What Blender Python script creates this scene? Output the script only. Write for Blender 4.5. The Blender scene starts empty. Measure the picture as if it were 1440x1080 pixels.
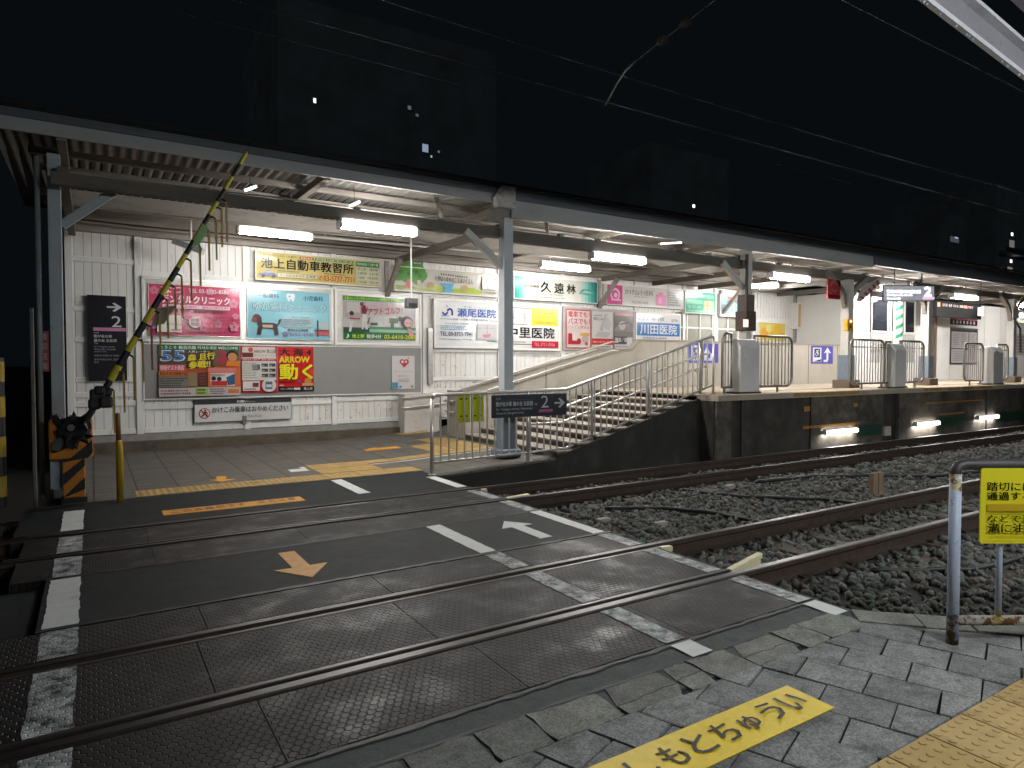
import bpy, bmesh, math, random
import numpy as np
from mathutils import Vector, Matrix, noise
random.seed(7)
rng = np.random.default_rng(7)
SC = bpy.context.scene
COL = SC.collection
R = math.radians

# ------------------------------------------------------------------ camera
cam_d = bpy.data.cameras.new('camera')
cam = bpy.data.objects.new('camera', cam_d)
COL.objects.link(cam)
cam_d.sensor_fit = 'HORIZONTAL'
cam_d.sensor_width = 36.0
cam_d.lens = 935.0 / 1440.0 * 36.0
cam_d.clip_start = 0.05
cam_d.clip_end = 2000.0
cam.location = (0.0, 0.0, 1.55)
cam.rotation_euler = (R(90) - math.atan(28 / 935.0), 0.0, R(57.7 - 90))
SC.camera = cam

# ------------------------------------------------------------------ night sky
SC.view_settings.view_transform = 'Standard'
SC.view_settings.look = 'None'
SC.view_settings.exposure = 0.0
SC.view_settings.gamma = 1.0
wd = bpy.data.worlds.new('World')
SC.world = wd
wd.use_nodes = True
nt = wd.node_tree
bg = nt.nodes['Background']
sky = nt.nodes.new('ShaderNodeTexSky')
sky.sky_type = 'NISHITA'
sky.sun_disc = False
sky.sun_elevation = R(-4)
sky.sun_rotation = R(200)
hs = nt.nodes.new('ShaderNodeHueSaturation')
hs.inputs['Saturation'].default_value = 0.5
nt.links.new(sky.outputs[0], hs.inputs['Color'])
mx = nt.nodes.new('ShaderNodeMixRGB')
mx.inputs[0].default_value = 0.93
mx.inputs[2].default_value = (0.040, 0.055, 0.070, 1)
nt.links.new(hs.outputs[0], mx.inputs[1])
nt.links.new(mx.outputs[0], bg.inputs['Color'])
bg.inputs['Strength'].default_value = 0.070
sun_d = bpy.data.lights.new('facade_fill', 'SUN')     # faint fill added to lift the distant facades to the sky's tone
sun_d.energy = 0.031; sun_d.angle = R(12); sun_d.color = (0.85, 0.95, 1.0)
sun = bpy.data.objects.new('facade_fill', sun_d)
COL.objects.link(sun)
sun.rotation_euler = (R(78), 0, R(-38))
SC.cycles.use_denoising = True
SC.cycles.sample_clamp_indirect = 4.0
SC.cycles.max_bounces = 6
SC.cycles.diffuse_bounces = 4
SC.cycles.glossy_bounces = 3
SC.cycles.caustics_reflective = False
SC.cycles.caustics_refractive = False

TUBE = 215.0      # radiance of a fluorescent tube

# ------------------------------------------------------------------ materials
def lin(h):
    h = h.lstrip('#')
    v = [int(h[i:i + 2], 16) / 255 for i in (0, 2, 4)]
    return tuple(c / 12.92 if c <= 0.04045 else ((c + 0.055) / 1.055) ** 2.4 for c in v)

_M = {}
def new_mat(name):
    m = bpy.data.materials.new(name)
    m.use_nodes = True
    return m, m.node_tree, m.node_tree.nodes['Principled BSDF']

def N(nt, t, **kw):
    n = nt.nodes.new(t)
    for k, v in kw.items():
        setattr(n, k, v)
    return n

def MA(nt, op, a, b=None, c=None):
    n = nt.nodes.new('ShaderNodeMath')
    n.operation = op
    for i, v in enumerate((a, b, c)):
        if v is None:
            continue
        if isinstance(v, (int, float)):
            n.inputs[i].default_value = v
        else:
            nt.links.new(v, n.inputs[i])
    return n.outputs[0]

def ramp(nt, fac, stops):
    r = nt.nodes.new('ShaderNodeValToRGB')
    e = r.color_ramp.elements
    while len(e) < len(stops):
        e.new(0.5)
    for i, (p, c) in enumerate(stops):
        e[i].position = p
        e[i].color = (c, c, c, 1) if isinstance(c, (int, float)) else (*c, 1)
    nt.links.new(fac, r.inputs[0])
    return r.outputs[0]

def noise_n(nt, scale, detail=4, rough=0.6, stretch=None):
    tc = N(nt, 'ShaderNodeTexCoord')
    src = tc.outputs['Object']
    if stretch:
        mp = N(nt, 'ShaderNodeMapping')
        mp.inputs['Scale'].default_value = stretch
        nt.links.new(src, mp.inputs[0])
        src = mp.outputs[0]
    n = N(nt, 'ShaderNodeTexNoise')
    n.inputs['Scale'].default_value = scale
    n.inputs['Detail'].default_value = detail
    n.inputs['Roughness'].default_value = rough
    nt.links.new(src, n.inputs['Vector'])
    return n.outputs[0]

def mixc(nt, fac, a, b):
    m = N(nt, 'ShaderNodeMixRGB')
    for i, v in ((0, fac), (1, a), (2, b)):
        if isinstance(v, (int, float)):
            m.inputs[i].default_value = v
        elif isinstance(v, tuple):
            m.inputs[i].default_value = (*v, 1)
        else:
            nt.links.new(v, m.inputs[i])
    return m.outputs[0]

def bump(nt, p, h, strength=0.5, dist=0.01):
    b = N(nt, 'ShaderNodeBump')
    b.inputs['Strength'].default_value = strength
    b.inputs['Distance'].default_value = dist
    nt.links.new(h, b.inputs['Height'])
    nt.links.new(b.outputs[0], p.inputs['Normal'])

def mat(name, col, rough=0.6, metal=0.0, var=0.18, scale=9.0, bmp=0.0, stretch=None,
        dirt=None, dirt_lo=0.55, dirt_hi=0.75, dirt_scale=3.0, spec=0.5):
    """a painted / mineral / metal surface with uneven colour and, if asked, patches of wear"""
    if name in _M:
        return _M[name]
    m, t, p = new_mat(name)
    c = lin(col) if isinstance(col, str) else col
    n1 = noise_n(t, scale, 5, 0.62, stretch)
    f = ramp(t, n1, [(0.25, 0.0), (0.75, 1.0)])
    lo = tuple(x * (1 - var) for x in c)
    hi = tuple(min(1, x * (1 + var)) for x in c)
    out = mixc(t, f, lo, hi)
    if dirt:
        n2 = noise_n(t, dirt_scale, 7, 0.7, stretch)
        out = mixc(t, ramp(t, n2, [(dirt_lo, 0.0), (dirt_hi, 1.0)]), out, lin(dirt) if isinstance(dirt, str) else dirt)
    t.links.new(out, p.inputs['Base Color'])
    p.inputs['Roughness'].default_value = rough
    p.inputs['Metallic'].default_value = metal
    p.inputs['Specular IOR Level'].default_value = spec
    if bmp:
        bump(t, p, noise_n(t, scale * 6, 5, 0.7), bmp, 0.004)
    _M[name] = m
    return m

def ink(col, rough=0.22):
    """printed colour of a poster or sign face"""
    k = 'ink_' + col.strip('#') + str(rough)
    c = tuple(x * 0.80 for x in lin(col))
    return mat(k, c, rough, var=0.05, scale=14, spec=0.25)

def glow(name, col, strength):
    if name in _M:
        return _M[name]
    m, t, p = new_mat(name)
    p.inputs['Base Color'].default_value = (*col, 1)
    p.inputs['Emission Color'].default_value = (*col, 1)
    p.inputs['Emission Strength'].default_value = strength
    _M[name] = m
    return m

# ------------------------------------------------------------------ mesh builder
class MB:
    def __init__(s):
        s.v = []; s.f = []; s.m = []; s.mats = []
    def mi(s, m):
        if m not in s.mats:
            s.mats.append(m)
        return s.mats.index(m)
    def add(s, vs, fs, m):
        o = len(s.v); k = s.mi(m)
        s.v.extend([tuple(p) for p in vs])
        for f in fs:
            s.f.append([i + o for i in f]); s.m.append(k)
        return s
    def box(s, a, b, m):
        (x0, y0, z0), (x1, y1, z1) = a, b
        vs = [(x0, y0, z0), (x1, y0, z0), (x1, y1, z0), (x0, y1, z0), (x0, y0, z1), (x1, y0, z1), (x1, y1, z1), (x0, y1, z1)]
        return s.add(vs, [(0, 3, 2, 1), (4, 5, 6, 7), (0, 1, 5, 4), (1, 2, 6, 5), (2, 3, 7, 6), (3, 0, 4, 7)], m)
    def cbox(s, a, b, m, c=0.01):
        """box with chamfered long and short edges"""
        bm = bmesh.new()
        bmesh.ops.create_cube(bm, size=1)
        for v in bm.verts:
            v.co = Vector([(a[i] + b[i]) / 2 + v.co[i] * (b[i] - a[i]) for i in range(3)])
        bmesh.ops.bevel(bm, geom=bm.edges[:] , offset=c, segments=2, affect='EDGES', profile=0.5)
        bm.verts.index_update()
        s.add([v.co[:] for v in bm.verts], [[v.index for v in f.verts] for f in bm.faces], m)
        bm.free()
        return s
    def beam(s, p, q, w, h, m, up=(0, 0, 1)):
        p = Vector(p); q = Vector(q); d = (q - p).normalized()
        u = Vector(up)
        sx = d.cross(u)
        if sx.length < 1e-4:
            sx = d.cross(Vector((0, 1, 0)))
        sx.normalize(); uu = sx.cross(d).normalized()
        vs = []
        for c in (p, q):
            for a, b in ((-1, -1), (1, -1), (1, 1), (-1, 1)):
                vs.append(c + sx * (a * w / 2) + uu * (b * h / 2))
        return s.add(vs, [(0, 1, 2, 3), (7, 6, 5, 4), (0, 4, 5, 1), (1, 5, 6, 2), (2, 6, 7, 3), (3, 7, 4, 0)], m)
    def tube(s, pts, r, m, n=10, cap=True):
        pts = [Vector(p) for p in pts]
        rr = r if isinstance(r, (list, tuple)) else [r] * len(pts)
        vs = []; fs = []
        ref = Vector((0, 0, 1))
        d0 = (pts[1] - pts[0]).normalized()
        if abs(d0.dot(ref)) > 0.95:
            ref = Vector((0, 1, 0))
        for i, p in enumerate(pts):
            if i == 0: d = pts[1] - p
            elif i == len(pts) - 1: d = p - pts[i - 1]
            else: d = (pts[i + 1] - p).normalized() + (p - pts[i - 1]).normalized()
            d.normalize()
            a = d.cross(ref)
            if a.length < 1e-3: a = d.cross(Vector((1, 0, 0)))
            a.normalize(); b = a.cross(d)
            ref = b if abs(d.dot(b)) < 0.5 else ref
            for k in range(n):
                t = 2 * math.pi * k / n
                vs.append(p + (a * math.cos(t) + b * math.sin(t)) * rr[i])
        for i in range(len(pts) - 1):
            for k in range(n):
                k2 = (k + 1) % n
                fs.append((i * n + k, i * n + k2, (i + 1) * n + k2, (i + 1) * n + k))
        if cap:
            fs.append(tuple(range(n))[::-1]); fs.append(tuple((len(pts) - 1) * n + k for k in range(n)))
        return s.add(vs, fs, m)
    def prism(s, poly, off, m):
        """polygon (3-D points) pushed along the vector off"""
        n = len(poly); off = Vector(off)
        vs = [Vector(p) for p in poly] + [Vector(p) + off for p in poly]
        fs = [tuple(range(n))[::-1], tuple(range(n, 2 * n))] + [(i, (i + 1) % n, n + (i + 1) % n, n + i) for i in range(n)]
        return s.add(vs, fs, m)
    def poly(s, pts, m):
        return s.add(pts, [tuple(range(len(pts)))], m)
    def extrude_x(s, prof, x0, x1, m):
        return s.prism([(x0, y, z) for y, z in prof], (x1 - x0, 0, 0), m)
    def ball(s, c, r, m, n=10, sq=(1, 1, 1)):
        vs = []; fs = []
        h = n // 2
        for i in range(h + 1):
            t = math.pi * i / h
            for k in range(n):
                a = 2 * math.pi * k / n
                vs.append((c[0] + r * sq[0] * math.sin(t) * math.cos(a), c[1] + r * sq[1] * math.sin(t) * math.sin(a), c[2] + r * sq[2] * math.cos(t)))
        for i in range(h):
            for k in range(n):
                fs.append((i * n + k, i * n + (k + 1) % n, (i + 1) * n + (k + 1) % n, (i + 1) * n + k))
        return s.add(vs, fs, m)
    def build(s, name, parent=None, kind=None, smooth=False, bevel=0.0):
        me = bpy.data.meshes.new(name)
        o = Vector((0, 0, 0))
        q = parent
        while q is not None:
            o = o + Vector(q.location); q = q.parent
        me.from_pydata([(x - o.x, y - o.y, z - o.z) for x, y, z in s.v], [], s.f)
        for m in s.mats:
            me.materials.append(m)
        me.polygons.foreach_set('material_index', s.m)
        if smooth:
            me.polygons.foreach_set('use_smooth', [True] * len(s.f))
        me.update()
        ob = bpy.data.objects.new(name, me)
        COL.objects.link(ob)
        if parent is not None:
            ob.parent = parent
        if kind:
            ob['kind'] = kind
        if bevel:
            b = ob.modifiers.new('bevel', 'BEVEL'); b.width = bevel; b.segments = 2; b.limit_method = 'ANGLE'; b.angle_limit = R(40)
        return ob

def tag(o, label, cat, group=None):
    o['label'] = label; o['category'] = cat
    if group: o['group'] = group
    return o

def thing(name, label, cat, loc, group=None):
    o = bpy.data.objects.new(name, None)
    o.empty_display_size = 0.1
    COL.objects.link(o); o.location = loc
    return tag(o, label, cat, group)

def kids(o):
    return [c for c in bpy.data.objects if c.parent is o]

def dup(root, loc, label, group=None):
    r = root.copy(); COL.objects.link(r); r.location = loc; r['label'] = label
    if group: r['group'] = group
    for ch in kids(root):
        c = ch.copy(); COL.objects.link(c); c.parent = r
        for g in kids(ch):
            d = g.copy(); COL.objects.link(d); d.parent = c
    return r

# ------------------------------------------------------------------ lettering
_TXT = {}
def glyphs(s, bold=0.0):
    k = (s, bold)
    if k not in _TXT:
        cu = bpy.data.curves.new('lettering', 'FONT')
        cu.body = s; cu.resolution_u = 2; cu.offset = bold
        o = bpy.data.objects.new('lettering', cu)
        COL.objects.link(o)
        bpy.context.view_layer.update()
        dg = bpy.context.evaluated_depsgraph_get()
        me = bpy.data.meshes.new_from_object(o.evaluated_get(dg))
        vs = [(v.co.x, v.co.y) for v in me.vertices]
        fs = [tuple(p.vertices) for p in me.polygons]
        bpy.data.objects.remove(o); bpy.data.curves.remove(cu); bpy.data.meshes.remove(me)
        xs = [v[0] for v in vs]; ys = [v[1] for v in vs]
        x0, x1, y0, y1 = min(xs), max(xs), min(ys), max(ys)
        vs = [((x - x0) / max(x1 - x0, 1e-6), (y - y0) / max(y1 - y0, 1e-6)) for x, y in vs]
        _TXT[k] = (vs, fs)
    return _TXT[k]

class Face:
    """a flat sign face: u to the right, v up, both 0..1, printed in thin layers"""
    def __init__(s, o, ux, vy, n, step=0.0014):
        s.step = step
        s.o = Vector(o); s.u = Vector(ux); s.w = Vector(vy); s.n = Vector(n).normalized(); s.k = 0
        s.pic = MB(); s.txt = MB()
    def P(s, u, v, k):
        return s.o + s.u * u + s.w * v + s.n * (s.step * k)
    def rect(s, u0, v0, u1, v1, c):
        s.k += 1
        s.pic.poly([s.P(u0, v0, s.k), s.P(u1, v0, s.k), s.P(u1, v1, s.k), s.P(u0, v1, s.k)], c if not isinstance(c, str) else ink(c))
        return s
    def poly(s, pts, c):
        s.k += 1
        s.pic.poly([s.P(u, v, s.k) for u, v in pts], ink(c)); return s
    def circ(s, u, v, r, c, n=20, rv=None):
        s.k += 1
        asp = s.u.length / s.w.length
        rv = rv if rv else r * asp
        s.pic.poly([s.P(u + r * math.cos(2 * math.pi * i / n), v + rv * math.sin(2 * math.pi * i / n), s.k) for i in range(n)], ink(c)); return s
    def text(s, t, u0, v0, u1, v1, c, bold=0.012, rot=0.0):
        # strokes are thickened by printing the glyphs again a hair to each side
        vs, fs = glyphs(t, 0.0)
        cu, cv = (u0 + u1) / 2, (v0 + v1) / 2
        em = (v1 - v0) * s.w.length
        du = bold * em / s.u.length; dv = bold * 0.7 * em / s.w.length
        for ox, oy in (((0, 0),) if bold < 0.006 else ((-1, -1), (1, -1), (1, 1), (-1, 1))):
            s.k += 0.35
            pts = []
            for x, y in vs:
                a = (x - 0.5) * (u1 - u0); b = (y - 0.5) * (v1 - v0)
                b += a * rot
                pts.append(s.P(cu + a + ox * du * .8, cv + b + oy * dv * .8, s.k))
            s.txt.add(pts, fs, c if not isinstance(c, str) else ink(c))
        s.k += 0.6
        return s
    def scribble(s, u0, v0, u1, v1, rows, c, seed=0, fill=0.85):
        """a block of print too small to read: short dashes in rows"""
        s.k += 1
        rg = random.Random(seed + int(u0 * 999) + int(v0 * 777))
        h = (v1 - v0) / rows
        for i in range(rows):
            v = v1 - (i + 0.5) * h
            u = u0
            end = u1 - (u1 - u0) * rg.random() * 0.25
            while u < end:
                L = (u1 - u0) * rg.uniform(0.02, 0.07)
                s.pic.poly([s.P(u, v - h * 0.3, s.k), s.P(min(u + L, u1), v - h * 0.3, s.k), s.P(min(u + L, u1), v + h * 0.3, s.k), s.P(u, v + h * 0.3, s.k)], ink(c))
                u += L + (u1 - u0) * rg.uniform(0.008, 0.03)
        return s
    def finish(s, parent):
        if s.pic.v: s.pic.build('printed_graphic', parent)
        if s.txt.v: s.txt.build('lettering', parent)

# ------------------------------------------------------------------ common materials
M_asph = mat('asphalt', (0.0115, 0.0150, 0.0158), 0.7, var=0.28, scale=2.2, bmp=0.55, dirt=(0.022, 0.026, 0.026), dirt_scale=1.3, dirt_lo=0.5, dirt_hi=0.72, spec=0.2)
M_asph2 = mat('asphalt_patch', (0.044, 0.050, 0.055), 0.75, var=0.25, scale=3.0, bmp=0.8, dirt=(0.022, 0.025, 0.028), dirt_scale=2.0)
M_seam = mat('bitumen_seam', (0.008, 0.008, 0.009), 0.55, bmp=0.3)
M_white = mat('road_white', (0.56, 0.58, 0.57), 0.62, var=0.12, scale=12, bmp=0.25, dirt=(0.20, 0.21, 0.21), dirt_scale=6, dirt_lo=0.58, dirt_hi=0.8)
M_yel = mat('sticker_yellow', (0.78, 0.56, 0.03), 0.42, var=0.10, scale=20, dirt=(0.35, 0.24, 0.04), dirt_scale=16, dirt_lo=0.60, dirt_hi=0.78)
M_och = mat('sticker_ochre', '#cf8f22', 0.55, var=0.12, scale=14, dirt=(0.22, 0.13, 0.03), dirt_scale=11, dirt_lo=0.56, dirt_hi=0.8)
M_ink = mat('sticker_black', (0.012, 0.011, 0.010), 0.5)
M_rust = mat('rusty_steel', (0.050, 0.032, 0.024), 0.62, 0.35, var=0.35, scale=14, bmp=0.3, dirt=(0.085, 0.045, 0.025), dirt_scale=7)
M_rail_top = mat('polished_rail_head', (0.055, 0.050, 0.050), 0.40, 0.9, var=0.15, scale=5, stretch=(0.3, 6, 6))
M_steel = mat('stainless_steel', (0.62, 0.585, 0.54), 0.34, 0.55, var=0.12, scale=7)
M_steel_dk = mat('dull_stainless', (0.26, 0.24, 0.215), 0.36, 0.6, var=0.2, scale=7)
M_conc_lo = mat('dark_concrete', (0.022, 0.0205, 0.018), 0.8, var=0.45, scale=2.6, bmp=0.5, dirt=(0.055, 0.046, 0.038), dirt_scale=2.2, dirt_lo=0.52, dirt_hi=0.72, stretch=(1, 1, 0.8))  # dark concrete colour with paler brown blotches
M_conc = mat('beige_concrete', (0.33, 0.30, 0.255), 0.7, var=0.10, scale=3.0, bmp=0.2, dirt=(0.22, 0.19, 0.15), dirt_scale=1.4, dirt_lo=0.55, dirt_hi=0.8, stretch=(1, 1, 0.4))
M_wallw = mat('white_painted_board', (0.64, 0.63, 0.61), 0.55, var=0.09, scale=4.0, bmp=0.15, dirt=(0.34, 0.30, 0.25), dirt_scale=3.2, dirt_lo=0.60, dirt_hi=0.80, stretch=(1.6, 1, 0.5))
M_wallflake = mat('flaking_white_board', (0.62, 0.59, 0.55), 0.6, var=0.12, scale=5.0, bmp=0.4, dirt=(0.09, 0.07, 0.05), dirt_scale=8, dirt_lo=0.59, dirt_hi=0.64, stretch=(1.6, 1, 0.8))
M_wood = mat('old_white_timber', (0.23, 0.205, 0.18), 0.65, var=0.2, scale=4, bmp=0.3, dirt=(0.10, 0.08, 0.06), dirt_scale=4, dirt_lo=0.5, dirt_hi=0.75, stretch=(0.4, 2, 2))
M_fascia = mat('grey_painted_fascia', (0.34, 0.34, 0.34), 0.55, var=0.1, scale=1.6, dirt=(0.20, 0.18, 0.16), dirt_scale=2.5, dirt_lo=0.55, dirt_hi=0.85, stretch=(0.5, 1, 2))
M_gutter = mat('blue_grey_gutter', (0.11, 0.125, 0.14), 0.5, var=0.15, scale=2)
M_dark = mat('black_metal', (0.012, 0.012, 0.013), 0.5, var=0.3)
M_blue = mat('blue_grey_paint', (0.17, 0.21, 0.26), 0.5, var=0.12, scale=5, dirt=(0.07, 0.07, 0.07), dirt_scale=7, dirt_lo=0.6, dirt_hi=0.75)
M_colw = mat('cream_column_paint', (0.56, 0.54, 0.50), 0.5, var=0.10, scale=5, dirt=(0.18, 0.13, 0.09), dirt_scale=9, dirt_lo=0.66, dirt_hi=0.74)
M_tile = None

def mat_studs():
    m, t, p = new_mat('studded_rubber')
    tc = N(t, 'ShaderNodeTexCoord')
    sp = N(t, 'ShaderNodeSeparateXYZ'); t.links.new(tc.outputs['Object'], sp.inputs[0])
    s = 0.042
    px = MA(t, 'DIVIDE', sp.outputs[0], s); py = MA(t, 'DIVIDE', sp.outputs[1], s * 1.7320508)
    def cell(off):
        x = MA(t, 'SUBTRACT', MA(t, 'FRACT', MA(t, 'ADD', px, off)), 0.5)
        y = MA(t, 'MULTIPLY', MA(t, 'SUBTRACT', MA(t, 'FRACT', MA(t, 'ADD', py, off)), 0.5), 1.7320508)
        d = MA(t, 'SQRT', MA(t, 'ADD', MA(t, 'MULTIPLY', x, x), MA(t, 'MULTIPLY', y, y)))
        return d, MA(t, 'SUBTRACT', 0.5, MA(t, 'ABSOLUTE', x))
    da, ea = cell(100.0); db, eb = cell(100.5)
    e = MA(t, 'MULTIPLY', MA(t, 'ABSOLUTE', MA(t, 'SUBTRACT', da, db)), 0.6)
    isa = MA(t, 'LESS_THAN', da, db)
    same = MA(t, 'ADD', MA(t, 'MULTIPLY', ea, isa), MA(t, 'MULTIPLY', eb, MA(t, 'SUBTRACT', 1.0, isa)))
    g = MA(t, 'MINIMUM', e, same)
    h = ramp(t, g, [(0.02, 0.0), (0.12, 1.0)])
    wear = ramp(t, noise_n(t, 1.7, 5, 0.65), [(0.3, 0.0), (0.7, 1.0)])
    top = mixc(t, wear, (0.007, 0.0069, 0.0078), (0.022, 0.0200, 0.0202))
    dk = mixc(t, h, (0.005, 0.005, 0.005), top)
    t.links.new(dk, p.inputs['Base Color'])
    t.links.new(ramp(t, noise_n(t, 3.0, 4, 0.6), [(0.34, 0.36), (0.5, 0.56), (0.7, 0.62)]), p.inputs['Roughness'])
    bump(t, p, h, 0.75, 0.005)
    p.inputs['Specular IOR Level'].default_value = 0.22
    # worn white paint over the same studs
    m2 = m.copy(); m2.name = 'worn_white_on_studs'
    return m, m2

M_stud, M_studw = mat_studs()
def _paint_studs():
    t = M_studw.node_tree; p = t.nodes['Principled BSDF']
    src = p.inputs['Base Color'].links[0].from_socket
    n = noise_n(t, 9.0, 6, 0.75)
    f = ramp(t, n, [(0.36, 0.0), (0.60, 0.92)])
    t.links.new(mixc(t, f, src, (0.50, 0.53, 0.54)), p.inputs['Base Color'])
_paint_studs()

# ------------------------------------------------------------------ ground
g = MB(); g.box((-300, -300, -0.9), (900, 600, -0.30), mat('dark_soil', (0.012, 0.011, 0.010), 0.9, var=0.4, scale=0.8, bmp=0.4))
g.build('ground', kind='structure')

# ballast bed: uneven sheet
def bed(x0, x1, y0, y1, step, name, m, z=-0.17, amp=0.03):
    b = MB(); nx = max(2, int((x1 - x0) / step)); ny = max(2, int((y1 - y0) / step))
    vs = []
    for i in range(nx + 1):
        for j in range(ny + 1):
            x = x0 + (x1 - x0) * i / nx; y = y0 + (y1 - y0) * j / ny
            vs.append((x, y, z + amp * noise.noise((x * 1.3, y * 1.3, 0)) + 0.02 * noise.noise((x * 7, y * 7, 3))))
    fs = [(i * (ny + 1) + j, (i + 1) * (ny + 1) + j, (i + 1) * (ny + 1) + j + 1, i * (ny + 1) + j + 1) for i in range(nx) for j in range(ny)]
    b.add(vs, fs, m)
    return b.build(name, kind='structure', smooth=True)
M_bed = mat('ballast_fines', (0.045, 0.041, 0.035), 0.9, var=0.5, scale=14, bmp=1.0)
bed(4.0, 16.0, -1.0, 7.8, 0.08, 'ballast_bed', M_bed)
bed(16.0, 90.0, -1.0, 7.8, 0.5, 'ballast_bed', M_bed)
bed(-40.0, -0.35, 2.3, 9.0, 0.3, 'ballast_bed', M_bed)

# loose stones: nobody could count them
def stones(n, xs, ys, smin, smax, name, avoid):
    far = (0.717, 0.697)
    t = (1 + 5 ** 0.5) / 2
    ico = np.array([(-1, t, 0), (1, t, 0), (-1, -t, 0), (1, -t, 0), (0, -1, t), (0, 1, t), (0, -1, -t), (0, 1, -t), (t, 0, -1), (t, 0, 1), (-t, 0, -1), (-t, 0, 1)]) / 1.9
    fc = np.array([(0, 11, 5), (0, 5, 1), (0, 1, 7), (0, 7, 10), (0, 10, 11), (1, 5, 9), (5, 11, 4), (11, 10, 2), (10, 7, 6), (7, 1, 8), (3, 9, 4), (3, 4, 2), (3, 2, 6), (3, 6, 8), (3, 8, 9), (4, 9, 5), (2, 4, 11), (6, 2, 10), (8, 6, 7), (9, 8, 1)])
    x = rng.uniform(xs[0], xs[1], n * 2) if xs[0] < 0 else xs[0] * (xs[1] / xs[0]) ** rng.uniform(0, 1, n * 2)
    y = rng.uniform(ys[0], ys[1], n * 2)
    ok = np.ones(len(x), bool)
    for a, b in avoid:
        ok &= ~((y > a) & (y < b))
    ok &= ((x - 4.03) * far[0] + (y - 2.37) * far[1] > 0.0)
    x = x[ok][:n]; y = y[ok][:n]; n = len(x)
    s = rng.uniform(smin, smax, n) * (1 + np.clip((x - 8) / 20, 0, 1))
    V = ico[None] * (1 + rng.uniform(-0.28, 0.28, (n, 12, 3)))
    V = V * (s[:, None, None] * rng.uniform(0.65, 1.2, (n, 1, 3)))
    a = rng.uniform(0, 6.28, n); c, q = np.cos(a), np.sin(a)
    X = V[..., 0] * c[:, None] - V[..., 1] * q[:, None]; Y = V[..., 0] * q[:, None] + V[..., 1] * c[:, None]
    z = np.array([0.03 * noise.noise((xx * 1.3, yy * 1.3, 0)) for xx, yy in zip(x, y)]) - 0.165 + rng.uniform(-0.01, 0.03, n)
    P = np.stack([X + x[:, None], Y + y[:, None], V[..., 2] + z[:, None]], -1).reshape(-1, 3)
    F = (fc[None] + 12 * np.arange(n)[:, None, None]).reshape(-1, 3)
    me = bpy.data.meshes.new(name)
    me.vertices.add(len(P)); me.vertices.foreach_set('co', P.ravel())
    me.loops.add(F.size); me.loops.foreach_set('vertex_index', F.ravel())
    me.polygons.add(len(F)); me.polygons.foreach_set('loop_start', np.arange(0, F.size, 3))
    for cc in [(0.105, 0.108, 0.098), (0.066, 0.066, 0.058), (0.155, 0.152, 0.136), (0.088, 0.066, 0.048), (0.086, 0.100, 0.092)]:
        me.materials.append(mat('stone_%.3f_%.3f' % cc[:2], cc, 0.85, var=0.3, scale=20, bmp=0.4))
    me.polygons.foreach_set('material_index', np.repeat(rng.choice(5, n, p=[.3, .3, .12, .13, .15]), 20))
    me.update(calc_edges=True)
    o = bpy.data.objects.new(name, me); COL.objects.link(o); o['kind'] = 'stuff'
    return tag(o, 'grey crushed stone ballast lying between and beside the rails', 'ballast')
RY = (3.24, 4.15, 6.43, 7.23)          # rail centre lines
stones(20000, (4.03, 24.0), (-0.3, 7.75), 0.017, 0.042, 'ballast', [(r - 0.07, r + 0.07) for r in RY])
stones(2500, (-4.0, -0.5), (2.6, 8.4), 0.016, 0.034, 'ballast', [(r - 0.07, r + 0.07) for r in RY])

# sleepers, mostly buried
M_slp = mat('worn_sleeper', (0.062, 0.052, 0.042), 0.85, var=0.35, scale=6, bmp=0.6, stretch=(3, 0.6, 3))
SLP = ['weathered sleeper half buried under the %s track, %s']
def sleeper(x, yc, lab, grp):
    b = MB(); b.cbox((x - 0.11, yc - 0.82, -0.30), (x + 0.11, yc + 0.82, -0.142), M_slp, 0.012)
    for q in (-1, 1):
        for rr in (yc - 0.45, yc + 0.45):
            b.box((x - 0.05, rr + q * 0.075 - 0.03, -0.142), (x + 0.05, rr + q * 0.075 + 0.03, -0.118), M_rust)
    return tag(b.build('sleeper'), lab, 'sleeper', grp)
for k, yc, nm in ((0, 3.70, 'near'), (1, 6.83, 'far')):
    for i in range(26):
        x = 4.75 + 0.66 * i + 0.3 * k
        sleeper(x, yc, 'weathered %s sleeper half buried in ballast under the %s track' % ('first' if i == 0 else 'old', nm) if i else
                'weathered sleeper under the %s track right beside the crossing edge' % nm, 'sleepers under the %s track' % nm)

# ------------------------------------------------------------------ level crossing
XL, XR = -0.52, 4.03
cr = MB()
cr.box((XL, 2.22, -0.35), (XR, 2.60, -0.004), M_asph2)
cr.box((-0.30, 4.665, -0.35), (XR, 5.775, 0.0), M_asph)
cr.box((-0.62, 7.36, -0.35), (XR, 8.82, -0.002), M_asph)
cr.box((XL, 2.60, -0.40), (XR, 4.665, -0.13), M_seam)
cr.box((-1.5, 4.665, -0.35), (-0.30, 5.775, -0.055), M_asph)
cr.box((XL, 5.775, -0.40), (XR, 7.36, -0.13), M_seam)
crossing = cr.build('crossing_road', kind='structure')
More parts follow.
